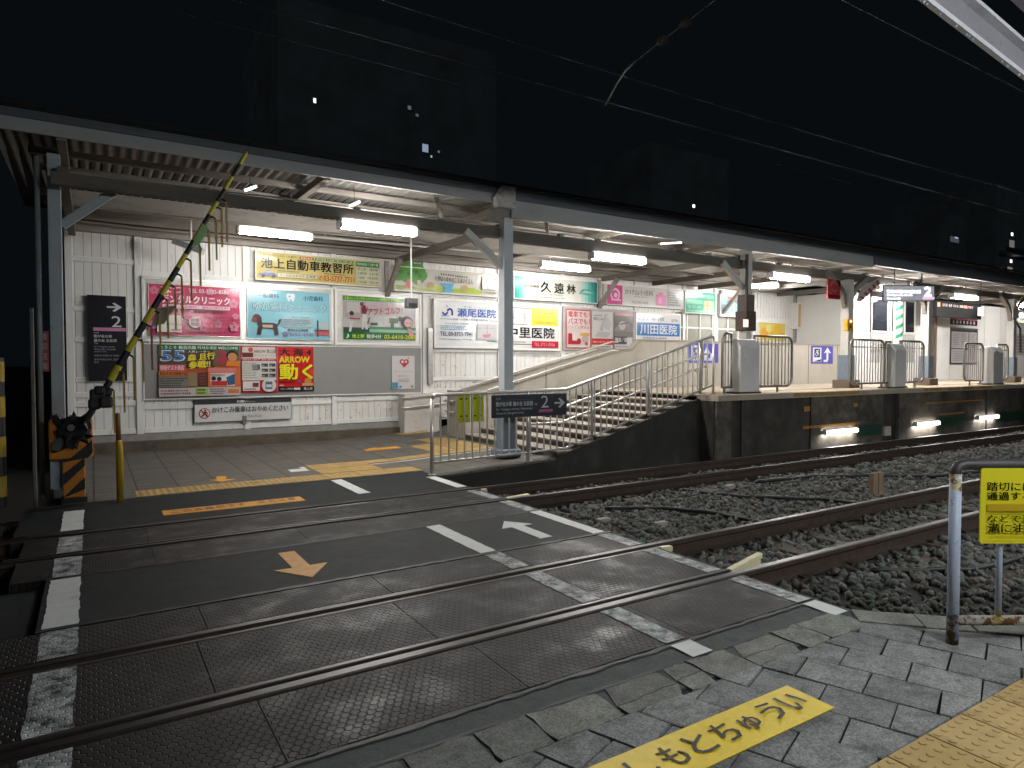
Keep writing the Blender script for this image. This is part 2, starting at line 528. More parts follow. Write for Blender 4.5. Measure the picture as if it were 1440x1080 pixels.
# ragged bitumen seams where asphalt meets the panels
def ragged(y, x0, x1, w, z, m, name, seed):
    rg = random.Random(seed); b = MB(); n = 70
    top = []; bot = []
    for i in range(n + 1):
        x = x0 + (x1 - x0) * i / n
        top.append((x, y + w * rg.uniform(0.25, 1.0), z)); bot.append((x, y - w * rg.uniform(0.25, 1.0), z))
    vs = top + bot
    b.add(vs, [(n + 1 + i, n + 2 + i, i + 1, i) for i in range(n)], m)
    return b.build(name, crossing)
ragged(4.672, -0.30, XR, 0.03, 0.004, M_seam, 'bitumen_seam', 1)
ragged(5.768, -0.30, XR, 0.025, 0.004, M_seam, 'bitumen_seam', 2)
ragged(2.59, XL, XR, 0.022, 0.002, M_seam, 'bitumen_seam', 3)
ragged(2.42, XL, XR, 0.012, 0.003, M_seam, 'bitumen_seam', 5)
# studded panels, in lengths
def panel(y0, y1, cuts, z=0.0):
    xs = [XL] + cuts + [XR]
    for a, b in zip(xs[:-1], xs[1:]):
        k = MB(); k.cbox((a + 0.0012, y0, -0.13), (b - 0.0012, y1, z), M_stud, 0.003)
        k.build('studded_panel', crossing)
panel(2.615, 3.185, [0.62, 1.75, 2.88]); panel(3.345, 4.05, [0.47, 1.63, 2.80]); panel(4.205, 4.645, [0.55, 1.7, 2.86])
panel(5.795, 6.375, [0.4, 1.6, 2.8]); panel(6.525, 7.135, [0.4, 1.6, 2.8]); panel(7.285, 7.35, [1.4])
# painted edge and lane lines
def line(x0, x1, y0, y1, m, z=0.004, jag=0):
    b = MB(); rg = random.Random(int(x0 * 100 + y0 * 1000)); n = max(2, int((y1 - y0) / 0.06))
    L = []; Rr = []
    for i in range(n + 1):
        y = y0 + (y1 - y0) * i / n
        L.append((x0 + rg.uniform(-jag, jag), y, z)); Rr.append((x1 + rg.uniform(-jag, jag), y, z))
    vs = L + Rr
    b.add(vs, [(i, n + 1 + i, n + 2 + i, i + 1) for i in range(n)], m)
    return b.build('painted_line', crossing)
for x0, x1 in ((-0.27, -0.09),):
    for y0, y1, m in ((2.2, 2.59, M_white), (2.62, 3.18, M_studw), (3.35, 4.04, M_studw), (4.21, 4.64, M_studw), (4.70, 5.74, M_white), (5.80, 6.37, M_studw), (6.53, 7.13, M_studw), (7.38, 8.36, M_white)):
        line(x0, x1, y0, y1, m, jag=0.006)
for y0, y1, m in ((2.42, 2.585, M_white), (2.62, 3.18, M_studw), (3.36, 4.04, M_studw), (4.21, 4.64, M_studw), (4.70, 5.77, M_white), (7.64, 8.74, M_white)):
    line(2.665, 2.815, y0, y1, m, jag=0.004)
for y0, y1, m in ((2.36, 2.585, M_white), (2.62, 3.18, M_studw), (3.36, 4.04, M_studw), (4.21, 4.64, M_studw), (4.70, 5.75, M_white), (5.80, 6.37, M_studw), (6.53, 7.13, M_studw), (7.38, 8.30, M_white)):
    line(3.85, 3.985, y0, y1, m, jag=0.004)
# arrows and stickers on the crossing
def arrow(x, y, L, w, hw, hl, dirn, m, name, label, lean=0.0):
    pts = [(-w / 2, 0), (w / 2, 0), (w / 2, L - hl), (hw / 2, L - hl), (0, L), (-hw / 2, L - hl), (-w / 2, L - hl)]
    b = MB(); b.prism([(x + px, y + dirn * py, 0.0) for px, py in (pts if dirn > 0 else pts[::-1])], (0, 0, 0.005), m)
    return tag(b.build(name), label, 'floor marking')
arrow(3.41, 4.82, 0.72, 0.13, 0.34, 0.24, 1, M_white, 'painted_arrow', 'white arrow painted on the asphalt pointing away from the viewer towards the platform')
arrow(1.33, 5.58, 0.76, 0.13, 0.40, 0.30, -1, M_och, 'painted_arrow', 'orange arrow painted on the asphalt pointing towards the viewer')
def sticker(x0, x1, y0, y1, z, text, tu, label, m, seed=0, fill=None):
    st = thing('floor_sticker', label, 'floor sticker', (x0, y0, z))
    b = MB(); b.prism([(x0, y0, z), (x1, y0, z), (x1, y1, z), (x0, y1, z)], (0, 0, 0.004), m); b.build('base_film', st)
    f = Face((x0, y0, z + 0.0045), (x1 - x0, 0, 0), (0, y1 - y0, 0), (0, 0, 1), 0.0005)
    if text:
        u0, v0, u1, v1 = tu; n = len(text); p = (u1 - u0) / n
        for i, ch in enumerate(text):
            if ch == '　': continue
            gx, gy = (0.74, 1.0) if ch not in 'ゅ' else (0.62, 0.80)
            f.text(ch, u0 + p * (i + .5 - gx / 2), v0, u0 + p * (i + .5 + gx / 2), v0 + (v1 - v0) * gy, M_ink, 0.014)
    f.finish(st)
    return st
sticker(1.42, 2.785, 1.705, 1.945, 0.012, 'あしもとちゅうい', (0.074, 0.25, 0.965, 0.78), 'long yellow floor sticker with black hiragana lettering lying on the grey pavers', M_yel)
sticker(0.60, 2.03, 7.60, 7.86, 0.0, 'この先踏切です　足元注意', (0.05, 0.25, 0.95, 0.75), 'long ochre floor strip with dark writing lying across the asphalt before the far track', M_och)

# ------------------------------------------------------------------ rails
def rail(y, x0, x1, lab):
    hw = 0.033; z = 0.008
    prof = [(-hw, z - 0.008), (-hw + 0.007, z), (hw - 0.007, z), (hw, z - 0.008), (hw, z - 0.038), (0.009, z - 0.052), (0.009, z - 0.125), (0.062, z - 0.14), (0.062, z - 0.15), (-0.062, z - 0.15), (-0.062, z - 0.14), (-0.009, z - 0.125), (-0.009, z - 0.052), (-hw, z - 0.038)]
    n = len(prof); b = MB()
    vs = [(x0, y + a, c) for a, c in prof] + [(x1, y + a, c) for a, c in prof]
    for i in range(n):
        j = (i + 1) % n
        b.add([vs[i], vs[n + i], vs[n + j], vs[j]], [(0, 1, 2, 3)], M_rail_top if i in (0, 1, 2) else M_rust)
    return tag(b.build('rail'), lab, 'rail')
rail(RY[0], -40, 90, 'steel rail nearest the grey pavers, running across the whole crossing')
rail(RY[1], -40, 90, 'second steel rail from the grey pavers, inner rail of the near track')
rail(RY[2], -40, 90, 'third steel rail, the side of the far track facing the orange arrow')
rail(RY[3], -40, 90, 'steel rail closest to the platform wall, lit by the low lamps')
M_guard = mat('dark_guard_steel', (0.055, 0.045, 0.045), 0.38, 0.6, var=0.25, scale=8)
M_cream = mat('cream_paint', (0.62, 0.56, 0.36), 0.5, var=0.12, dirt=(0.25, 0.17, 0.06), dirt_scale=12, dirt_lo=0.6, dirt_hi=0.75)
def guard(y, s, lab, ex, flare):
    """check rail inside the gauge along the crossing, its end flared"""
    t = thing('guard_rail', lab, 'guard rail', (XL, y, 0))
    yy = y + s * 0.095
    b = MB(); b.cbox((XL - 0.1, yy - 0.018, -0.13), (XR + 0.02, yy + 0.018, 0.004), M_guard, 0.006); b.build('bar', t)
    if flare:
        b = MB(); q = yy + s * flare
        b.beam((XR + 0.02, yy, -0.02), (ex, q, -0.02), 0.05, 0.045, M_cream); b.beam((XR + 0.02, yy, -0.09), (ex, q, -0.09), 0.02, 0.09, M_cream)
        b.build('flared_end', t, bevel=0.006)
    return t
guard(RY[0], 1, 'guard rail beside the nearest rail with long cream flared end', 4.62, 0.16)
guard(RY[1], -1, 'guard rail with short cream end tip between the near track rails', 4.16, 0.02)
guard(RY[2], 1, 'guard rail of the far track with cream end beside the third rail', 4.40, 0.06)
guard(RY[3], -1, 'guard rail with tiny cream end beside the rail next to the platform', 4.13, 0.01)

# cables lying on the ballast
M_cable = mat('black_cable', (0.010, 0.010, 0.011), 0.55)
def cable(pts, r, lab):
    P = []
    for (a, b) in zip(pts[:-1], pts[1:]):
        for i in range(8):
            t = i / 8
            P.append((a[0] + (b[0] - a[0]) * t, a[1] + (b[1] - a[1]) * t, -0.12 + 0.02 * noise.noise((a[0] + t * 3, a[1], 5))))
    P.append((pts[-1][0], pts[-1][1], -0.14))
    b = MB(); b.tube(P, r, M_cable, 7)
    return tag(b.build('track_cable', smooth=True), lab, 'cable')
cable([(5.0, 5.9), (5.6, 5.55), (5.9, 5.0), (5.95, 4.4)], 0.022, 'black cable crossing the ballast between the tracks, nearest the crossing')
cable([(6.6, 6.2), (6.9, 5.5), (7.6, 4.9), (7.8, 4.3)], 0.022, 'black cable bending over the ballast between the tracks, further from the crossing')
cable([(8.0, 6.1), (9.2, 5.9), (10.6, 5.0), (13, 4.6)], 0.025, 'long black cable lying along the ballast between both tracks')
cable([(5.3, 2.95), (6.0, 2.55), (7.5, 2.4), (9.5, 2.3)], 0.025, 'black cable on the stones behind the rusty pipe fence')
for x, y, lab in ((4.55, 5.45, 'small pale marker block on the ballast close to the white arrow'), (4.95, 5.0, 'flat pale marker block on the ballast nearer the near track'), (7.3, 6.05, 'low pale marker block beside the third rail')):
    b = MB(); b.cbox((x, y, -0.17), (x + 0.16, y + 0.07, -0.105), mat('pale_concrete', (0.26, 0.24, 0.20), 0.8, bmp=0.3), 0.012)
    tag(b.build('marker_block'), lab, 'marker block')
t = thing('track_marker', 'small two-part wooden marker standing behind the fence post between the tracks', 'marker', (8.55, 4.75, -0.16))
for q in (0, 0.13):
    b = MB(); b.cbox((8.5 + q, 4.72, -0.16), (8.61 + q, 4.78, 0.14), mat('marker_wood', (0.20, 0.13, 0.08), 0.8, bmp=0.3), 0.006); b.build('board', t)

# ------------------------------------------------------------------ near pavement
def speckle(m, amt, scale=95.0):
    t = m.node_tree; p_ = t.nodes['Principled BSDF']
    src = p_.inputs['Base Color'].links[0].from_socket
    f = ramp(t, noise_n(t, scale, 3, 0.7), [(0.36, 1 - amt), (0.5, 1.0), (0.66, 1 + amt)])
    f2 = ramp(t, noise_n(t, 8.0, 6, 0.75), [(0.33, 0.55), (0.5, 1.0), (0.72, 1.25)])
    for f_ in (f, f2):
        mm = N(t, 'ShaderNodeMixRGB'); mm.blend_type = 'MULTIPLY'; mm.inputs[0].default_value = 1
        t.links.new(src, mm.inputs[1]); t.links.new(f_, mm.inputs[2]); src = mm.outputs[0]
    t.links.new(src, p_.inputs['Base Color'])
M_joint = mat('paver_joint', (0.018, 0.018, 0.018), 0.9, bmp=0.4)
pv_m = [mat('paver_%d' % i, c, 0.78, var=0.22, scale=5, bmp=0.9, dirt=(0.07, 0.075, 0.073), dirt_scale=4.5, dirt_lo=0.52, dirt_hi=0.72) for i, c in enumerate([(0.185, 0.19, 0.187), (0.215, 0.22, 0.215), (0.165, 0.17, 0.170), (0.20, 0.203, 0.205)])]
pb = MB(); KN = Vector((0.717, 0.697, 0)); KP = Vector((3.885, 2.20, 0)); FE = Vector((3.96, 2.27, 0)); FG = FE + Vector((0.697, -0.717, 0)) * 7
pb.prism([(-6, -9, -0.33), (FG.x, -9, -0.33), (FG.x, FG.y, -0.33), (FE.x, FE.y, -0.33), (-6, 2.2, -0.33)], (0, 0, 0.318), M_joint)
pavement = pb.build('pavement', kind='structure')
# the far corner behind the pipe fence belongs to the track
fd = Vector((0.845, -0.534, 0)); fo = Vector((4.0, 1.77, 0)); fn = Vector((0.534, 0.845, 0))
for m_ in pv_m: speckle(m_, 0.45)
speckle(M_asph2, 0.35, 120); speckle(M_asph, 0.30, 120)
pb = MB()
ang = R(20.5); U = Vector((math.cos(ang), math.sin(ang), 0)); W = Vector((math.sin(ang), -math.cos(ang), 0)) # W: the continuous joints
C0 = Vector((3.42, 2.19, 0)); pu, pw = 0.262, 0.30
rg = random.Random(3)
for i in range(-22, 12):
    for j in range(-14, 24):
        jj = j + 0.5 * (i % 2)
        c = C0 + U * (i * pu + pu / 2) + W * (jj * pw + pw / 2)
        if c.y > 2.5 or c.y < 1.1 or c.x < 0.2 or c.x > 4.8: continue
        e = 0.0052
        q = []
        for a, b2 in ((0, 0), (1, 0), (1, 1), (0, 1)):
            p = C0 + U * (i * pu + (e if a == 0 else pu - e)) + W * (jj * pw + (e if b2 == 0 else pw - e))
            q.append(Vector((p.x + rg.uniform(-.003, .003), p.y + rg.uniform(-.003, .003), 0)))
        for nv, dv in ((Vector((0, 1, 0)), 2.168), (Vector((0, -1, 0)), -1.396), (KN, KN.dot(KP) - 0.008), (Vector((1, 0, 0)), 9)):
            o2 = []
            for k in range(len(q)):
                A, B = q[k], q[(k + 1) % len(q)]
                da, db = A.dot(nv) - dv, B.dot(nv) - dv
                if da <= 0: o2.append(A)
                if da * db < 0: o2.append(A.lerp(B, da / (da - db)))
            q = o2
            if len(q) < 3: break
        if len(q) < 3: continue
        ar = abs(sum(q[k].x * q[(k + 1) % len(q)].y - q[(k + 1) % len(q)].x * q[k].y for k in range(len(q)))) / 2
        if ar < 0.0015: continue
        z = rg.uniform(-0.001, 0.006); tz = [z + rg.uniform(-0.0015, 0.0015) for _ in q]
        m = rg.choice(pv_m)
        s = 0.988
        cc = sum(q, Vector()) / 4
        top = [Vector((*(cc + (p - cc) * s).xy, zz)) for p, zz in zip(q, tz)]
        low = [Vector((p.x, p.y, zz - 0.004)) for p, zz in zip(q, tz)]
        bot = [Vector((p.x, p.y, -0.02)) for p in q]
        n = len(q)
        pb.add(top + low + bot, [tuple(range(n))[::-1]] + [(k, (k + 1) % n, n + (k + 1) % n, n + k) for k in range(n)] + [(n + k, n + (k + 1) % n, 2 * n + (k + 1) % n, 2 * n + k) for k in range(n)], m)
pb.build('paver', pavement)
# worn kerb stones between asphalt and pavers
M_kerb = [mat('kerb_stone_%d' % i, c, 0.82, var=0.25, scale=6, bmp=0.9, dirt=(0.20, 0.20, 0.185), dirt_scale=5, dirt_lo=0.58, dirt_hi=0.66) for i, c in enumerate([(0.17, 0.172, 0.155), (0.20, 0.205, 0.18), (0.145, 0.15, 0.136)])]
for m_ in M_kerb: speckle(m_, 0.4)
pb = MB(); x = 0.2; rg = random.Random(12)
while x < 3.9:
    L = rg.uniform(0.17, 0.42); x1 = min(x + L, 3.98)
    def jag(a, b, n):
        return [(a[0] + (b[0] - a[0]) * i / n + rg.uniform(-.008, .008), a[1] + (b[1] - a[1]) * i / n + rg.uniform(-.012, .012)) for i in range(n)]
    ya = 2.17; yb = 2.405
    pts = jag((x + .008, ya), (x1 - .008, ya), 6) + jag((x1 - .008, ya), (x1 - .01, yb), 4) + jag((x1 - .008, yb), (x + .01, yb), 6) + jag((x + .008, yb), (x + .008, ya), 4)
    zt = rg.uniform(0.001, 0.004); m = rg.choice(M_kerb)
    if rg.random() < 0.5:          # cracked in two
        k = rg.uniform(0.35, 0.65); yc = ya + (yb - ya) * k; crk = jag((x1, yc), (x, yc + rg.uniform(-.04, .04)), 7)
        lo_ = [p for p in pts if p[1] < yc - .012]; hi_ = [p for p in pts if p[1] > yc + .012]
        lo_ = [p for p in pts[:6]] + [(x1 - .01, crk[0][1] - .006)] + [(cx, cy - .005) for cx, cy in crk[1:]] + [(x + .01, crk[-1][1] - .006)]
        hi_ = [(x + .01, crk[-1][1] + .006)] + [(cx, cy + .005) for cx, cy in crk[1:][::-1]] + [(x1 - .01, crk[0][1] + .006)] + [p for p in pts[10:16]]
        pb.prism([(a, b, -0.05) for a, b in lo_], (0, 0, zt + .05), m); pb.prism([(a, b, -0.05) for a, b in hi_], (0, 0, zt + .048), rg.choice(M_kerb))
    else:
        pb.prism([(a, b, -0.05) for a, b in pts], (0, 0, zt + .05), m)
    x = x1
# kerb running on beside the track under the pipe fence
s = -0.03; ed = Vector((0.697, -0.717, 0)); rg = random.Random(31)
for L in (0.36, 0.27, 0.44, 0.40, 0.45, 0.5, 0.5):
    a = KP + KN * 0.004 + ed * (s + .006); b2 = KP + KN * 0.004 + ed * (s + L - .006); w_ = 0.205 + rg.uniform(-.012, .012)
    P = [a, a.lerp(b2, .5) + KN * rg.uniform(-.006, .006), b2, b2 + KN * w_, a.lerp(b2, .5) + KN * (w_ + rg.uniform(-.01, .01)), a + KN * w_]
    pb.prism([(q.x, q.y, -0.2) for q in P], (0, 0, 0.2 + rg.uniform(.004, .014)), rg.choice(M_kerb)); s += L
pb.build('kerb_stone', pavement)
# ochre tactile blocks
M_tac = [mat('tactile_%d' % i, c, 0.7, var=0.14, scale=7, bmp=0.5, dirt=(0.20, 0.13, 0.06), dirt_scale=6, dirt_lo=0.56, dirt_hi=0.8) for i, c in enumerate([(0.40, 0.27, 0.10), (0.44, 0.305, 0.125), (0.37, 0.25, 0.10)])]
pb = MB(); rg = random.Random(5)
for i in range(-8, 12):
    for j in range(3):
        x0 = 2.93 + 0.3 * i; y1 = 1.388 - 0.3 * j
        if x0 < 1.2: continue
        if (Vector((x0 + .3, y1, 0)) - KP).dot(KN) > 0: continue
        m = rg.choice(M_tac)
        pb.cbox((x0 + .004, y1 - .296, -0.03), (x0 + .296, y1, 0.004), m, 0.003)
        for a in range(5):
            for b2 in range(5):
                cx = x0 + 0.03 + a * 0.06; cy = y1 - 0.028 - b2 * 0.06; n = 10
                vs = [(cx + rr * math.cos(6.2832 * k / n), cy + rr * math.sin(6.2832 * k / n), zz) for rr, zz in ((0.0165, 0.0035), (0.0145, 0.0072), (0.011, 0.0082)) for k in range(n)]
                pb.add(vs, [(q * n + k, q * n + (k + 1) % n, (q + 1) * n + (k + 1) % n, (q + 1) * n + k) for q in range(2) for k in range(n)] + [tuple(range(2 * n, 3 * n))], m)
pb.build('tactile_block', pavement)
# ------------------------------------------------------------------ low landing and raised platform
def mat_tiles(name, bw, bh, c1, c2, mortar, off=0.0, rough=0.65):
    m, t, p = new_mat(name)
    tc = N(t, 'ShaderNodeTexCoord')
    b = N(t, 'ShaderNodeTexBrick')
    b.offset = off; b.squash = 1.0
    b.inputs['Scale'].default_value = 1.0
    b.inputs['Brick Width'].default_value = bw; b.inputs['Row Height'].default_value = bh
    b.inputs['Mortar Size'].default_value = 0.010; b.inputs['Mortar Smooth'].default_value = 0.1
    b.inputs['Color1'].default_value = (*c1, 1); b.inputs['Color2'].default_value = (*c2, 1); b.inputs['Mortar'].default_value = (*mortar, 1)
    t.links.new(tc.outputs['Object'], b.inputs['Vector'])
    n = ramp(t, noise_n(t, 2.2, 6, 0.65), [(0.3, 0.62), (0.7, 1.1)])
    mm = N(t, 'ShaderNodeMixRGB'); mm.blend_type = 'MULTIPLY'; mm.inputs[0].default_value = 1
    t.links.new(b.outputs[0], mm.inputs[1]); t.links.new(n, mm.inputs[2])
    t.links.new(mm.outputs[0], p.inputs['Base Color'])
    p.inputs['Roughness'].default_value = rough
    bump(t, p, b.outputs['Fac'], -0.5, 0.004)
    return m
M_floor = mat_tiles('landing_tiles', 0.455, 0.235, (0.128, 0.116, 0.098), (0.105, 0.096, 0.082), (0.022, 0.019, 0.015))
def mat_bars(name, col, axis, pitch):
    m, t, p = new_mat(name)
    tc = N(t, 'ShaderNodeTexCoord'); sp = N(t, 'ShaderNodeSeparateXYZ'); t.links.new(tc.outputs['Object'], sp.inputs[0])
    a = sp.outputs[axis]
    w = MA(t, 'ABSOLUTE', MA(t, 'SUBTRACT', MA(t, 'FRACT', MA(t, 'DIVIDE', a, pitch)), 0.5))
    h = ramp(t, w, [(0.18, 1.0), (0.32, 0.0)])
    n = ramp(t, noise_n(t, 5, 6, 0.7), [(0.3, 0.55), (0.72, 1.15)])
    mm = N(t, 'ShaderNodeMixRGB'); mm.blend_type = 'MULTIPLY'; mm.inputs[0].default_value = 1
    mm.inputs[1].default_value = (*col, 1); t.links.new(n, mm.inputs[2]); t.links.new(mm.outputs[0], p.inputs['Base Color'])
    p.inputs['Roughness'].default_value = 0.65
    bump(t, p, h, 0.8, 0.006)
    return m
M_tacbar = mat_bars('ochre_tactile_bars', (0.42, 0.27, 0.085), 0, 0.075)
M_tacdot = mat_bars('ochre_tactile_plain', (0.42, 0.27, 0.085), 1, 0.06)
b = MB()
b.box((-0.30, 8.82, -0.35), (4.03, 13.62, 0.0), M_floor)
prof = [(4.03, -0.35), (6.10, -0.35), (6.10, 0.10), (4.03, 0.0)]
b.prism([(x, 8.28, z) for x, z in prof], (0, 5.3, 0), M_floor)
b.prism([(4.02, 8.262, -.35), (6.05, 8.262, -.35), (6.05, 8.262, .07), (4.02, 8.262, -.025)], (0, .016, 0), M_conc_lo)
landing = b.build('platform_floor', kind='structure')
def zf(x): return 0.0 if x < 4.03 else 0.1 * (x - 4.03) / 2.07
def pad(x0, x1, y0, y1, m, name='tactile_block', h=0.006):
    b = MB(); n = max(1, int((x1 - x0) / 0.455 + 0.5))
    for i in range(n):
        a = x0 + (x1 - x0) * i / n + .003; c = x0 + (x1 - x0) * (i + 1) / n - .003
        b.prism([(a, y0, zf(a)), (c, y0, zf(c)), (c, y1, zf(c)), (a, y1, zf(a))], (0, 0, h), m)
    return b.build(name, landing)
pad(0.42, 4.06, 8.84, 9.26, M_tacbar)
pad(2.72, 3.62, 9.78, 10.22, M_tacdot); pad(3.62, 5.9, 9.92, 10.22, M_tacbar)
pad(2.72, 3.62, 9.30, 9.76, M_tacdot); pad(4.9, 5.35, 10.24, 11.3, M_tacdot); pad(5.36, 5.95, 10.24, 12.0, M_tacdot)
pad(5.45, 6.08, 12.9, 13.3, M_tacdot)
pad(3.4, 6.0, 9.80, 9.84, M_white, 'painted_line', 0.004); pad(2.40, 2.66, 9.72, 9.95, M_white, 'painted_line', 0.004); pad(2.60, 2.68, 9.95, 10.1, M_white, 'painted_line', 0.004)
b = MB(); b.prism([(1.30, 9.62, 0), (1.42, 9.40, 0), (1.62, 9.52, 0), (1.58, 9.56, 0), (1.50, 9.56, 0), (1.55, 9.84, 0), (1.42, 9.86, 0), (1.40, 9.62, 0)], (0, 0, 0.005), M_och)
tag(b.build('floor_arrow'), 'small ochre arrow stuck on the tiles below the board with red posters', 'floor marking')
b = MB(); b.prism([(4.10, 11.3, .004), (4.72, 11.2, .033), (4.72, 11.45, .033), (4.4, 11.5, .02), (4.35, 11.62, .016), (4.1, 11.5, .004)], (0, 0, 0.005), M_och)
tag(b.build('floor_arrow'), 'ochre arrow sticker on the tiles near the foot of the stairs', 'floor marking')

# stairs
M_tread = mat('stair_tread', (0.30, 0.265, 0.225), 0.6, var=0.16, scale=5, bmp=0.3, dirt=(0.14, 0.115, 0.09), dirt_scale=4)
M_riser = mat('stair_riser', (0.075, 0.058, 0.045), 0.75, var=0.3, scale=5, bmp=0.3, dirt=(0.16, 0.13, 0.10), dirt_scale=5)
NS, X0, RUN = 9, 6.10, 0.39
st = thing('staircase', 'wide concrete staircase rising from the low landing to the platform beside the metal railing', 'staircase', (X0, 8.35, 0))
b = MB()
for k in range(NS):
    x = X0 + RUN * k; z = 0.1 + 0.1 * (k + 1)
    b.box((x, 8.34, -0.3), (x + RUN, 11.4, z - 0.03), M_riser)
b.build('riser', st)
for k in range(NS - 1):
    x = X0 + RUN * k; z = 0.1 + 0.1 * (k + 1)
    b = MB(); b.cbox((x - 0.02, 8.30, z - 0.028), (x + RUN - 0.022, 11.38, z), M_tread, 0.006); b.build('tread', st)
    b = MB(); b.box((x - 0.024, 9.4 + 0.35 * (k % 2), z - 0.045), (x - 0.021, 9.44 + 0.35 * (k % 2), z - 0.1), mat('riser_tag', (0.5, 0.45, 0.38), 0.6)); 
    b.build('riser_mark', st)
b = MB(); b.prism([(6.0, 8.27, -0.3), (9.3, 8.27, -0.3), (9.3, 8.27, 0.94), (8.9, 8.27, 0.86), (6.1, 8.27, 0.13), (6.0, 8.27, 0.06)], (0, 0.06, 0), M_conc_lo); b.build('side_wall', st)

# raised platform
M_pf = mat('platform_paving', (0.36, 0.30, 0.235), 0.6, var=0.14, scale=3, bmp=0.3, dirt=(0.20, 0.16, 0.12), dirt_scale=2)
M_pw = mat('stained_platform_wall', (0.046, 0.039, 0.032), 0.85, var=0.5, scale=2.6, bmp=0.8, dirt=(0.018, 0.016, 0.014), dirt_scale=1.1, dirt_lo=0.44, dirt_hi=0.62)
M_pw2 = mat('mottled_platform_wall', (0.095, 0.080, 0.064), 0.85, var=0.45, scale=5, bmp=0.8, dirt=(0.030, 0.026, 0.022), dirt_scale=2.6, dirt_lo=0.44, dirt_hi=0.62)
b = MB(); XP = 9.22
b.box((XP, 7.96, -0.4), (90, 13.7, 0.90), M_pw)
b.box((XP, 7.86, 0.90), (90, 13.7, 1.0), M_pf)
platform = b.build('platform', kind='structure')
b = MB(); b.box((9.24, 7.90, -0.3), (9.62, 7.957, 0.895), M_pw2); b.box((12.0, 7.925, -0.3), (14.6, 7.957, 0.895), M_pw2); b.box((15.25, 7.925, -0.3), (21.5, 7.957, 0.895), M_pw2)
b.build('wall_facing', platform)
b = MB()
for x0, x1 in ((11.35, 12.15), (12.17, 13.55), (16.2, 17.0), (17.3, 17.9), (18.0, 18.6), (18.65, 19.6)):
    b.box((x0, 7.853, 0.925), (x1, 7.857, 0.995), mat('faded_edge_yellow', (0.30, 0.19, 0.045), 0.7, var=0.3, scale=6, dirt=(0.05, 0.04, 0.03), dirt_scale=5))
b.build('edge_marking', platform)
b = MB(); mo = mat('faded_wall_orange', (0.32, 0.16, 0.025), 0.7, var=0.3, scale=5, dirt=(0.06, 0.04, 0.02), dirt_scale=6)
b.box((11.72, 7.915, 0.28), (13.7, 7.922, 0.335), mo); b.box((11.75, 7.915, 0.62), (11.95, 7.922, 0.72), mo); b.box((13.45, 7.915, 0.66), (13.6, 7.922, 0.73), mo)
b.box((16.4, 7.916, 0.62), (19.2, 7.922, 0.65), mo); b.box((17.1, 7.916, 0.33), (18.3, 7.922, 0.37), mo)
b.build('wall_stripe', platform)
b = MB(); mg = mat('dark_green_film', (0.010, 0.045, 0.030), 0.6, var=0.3)
b.box((13.6, 7.916, 0.02), (14.5, 7.923, 0.25), mg); b.box((16.9, 7.916, 0.02), (18.4, 7.923, 0.28), mg); b.box((20.0, 7.916, 0.02), (23, 7.923, 0.28), mg)
b.build('wall_stripe', platform)
for x, lab in ((9.86, 'thin black drain pipe down the platform wall beside the stairs'), (15.05, 'thin black drain pipe down the platform wall between two low lamps'), (19.35, 'thin black drain pipe down the platform wall by the furthest low lamp')):
    b = MB(); b.tube([(x, 7.88, 0.9), (x, 7.88, -0.15)], 0.022, M_dark, 8); tag(b.build('drain_pipe'), lab, 'pipe')
b = MB(); b.cbox((14.62, 7.88, -0.02), (14.86, 7.94, 0.18), mat('pale_box', (0.45, 0.42, 0.38), 0.6), 0.008); tag(b.build('junction_box'), 'small pale box low on the platform wall between the first two low lamps', 'box')
b = MB(); b.box((9.3, 8.62, 1.002), (60, 8.92, 1.006), M_tacdot); b.box((9.3, 8.02, 1.002), (60, 8.10, 1.005), mat('platform_edge_line', (0.42, 0.25, 0.16), 0.6, var=0.3, scale=4)); b.build('tactile_block', platform)

# concrete parapet between stairs and ramp
pp = [(6.10, 0.05), (6.10, 1.0), (7.16, 1.28), (9.43, 1.84), (10.42, 1.86), (10.72, 2.09), (19.3, 2.09), (19.3, 0.9), (9.0, 0.9), (9.0, 0.05)]
par = thing('ramp_parapet', 'beige concrete parapet wall behind the staircase sloping up then level along the platform', 'parapet', (6.1, 11.4, 0))
b = MB(); b.prism([(x, 11.40, z) for x, z in pp], (0, 0.16, 0), M_conc); b.build('wall', par)
cp = [(6.06, 1.0), (7.16, 1.28), (9.43, 1.84), (10.42, 1.86), (10.72, 2.09), (19.3, 2.09)]
b = MB()
for (x0, z0), (x1, z1) in zip(cp[:-1], cp[1:]):
    b.prism([(x0, 11.375, z0), (x1, 11.375, z1), (x1, 11.375, z1 + 0.035), (x0, 11.375, z0 + 0.035)], (0, 0.21, 0), mat('coping', (0.24, 0.21, 0.17), 0.7, var=0.15, scale=4, bmp=0.2))
b.build('coping', par)
b = MB()
for x in (8.05, 11.5, 12.9, 14.3, 15.7, 17.1, 18.5):
    b.box((x - 0.008, 11.396, 0.2 if x < 9 else 1.0), (x + 0.008, 11.399, 1.48 if x < 9 else 2.08), M_seam)
b.build('joint', par)
for dz in (0.0, 0.19):
    b = MB(); z = lambda x: 1.20 - dz + (x - 6.45) * 0.255
    b.tube([(6.30, 11.39, z(6.5) - 0.02), (6.36, 11.31, z(6.5) - 0.0), (6.5, 11.30, z(6.5)), (9.75, 11.30, z(9.75)), (9.95, 11.31, z(9.75) + 0.0), (9.98, 11.39, z(9.75))], 0.016, M_steel, 9)
    for x in (7.3, 8.4, 9.4): b.tube([(x, 11.30, z(x)), (x, 11.31, z(x) - 0.06), (x, 11.395, z(x) - 0.07)], 0.009, M_steel, 6)
    b.build('handrail', par, smooth=True)
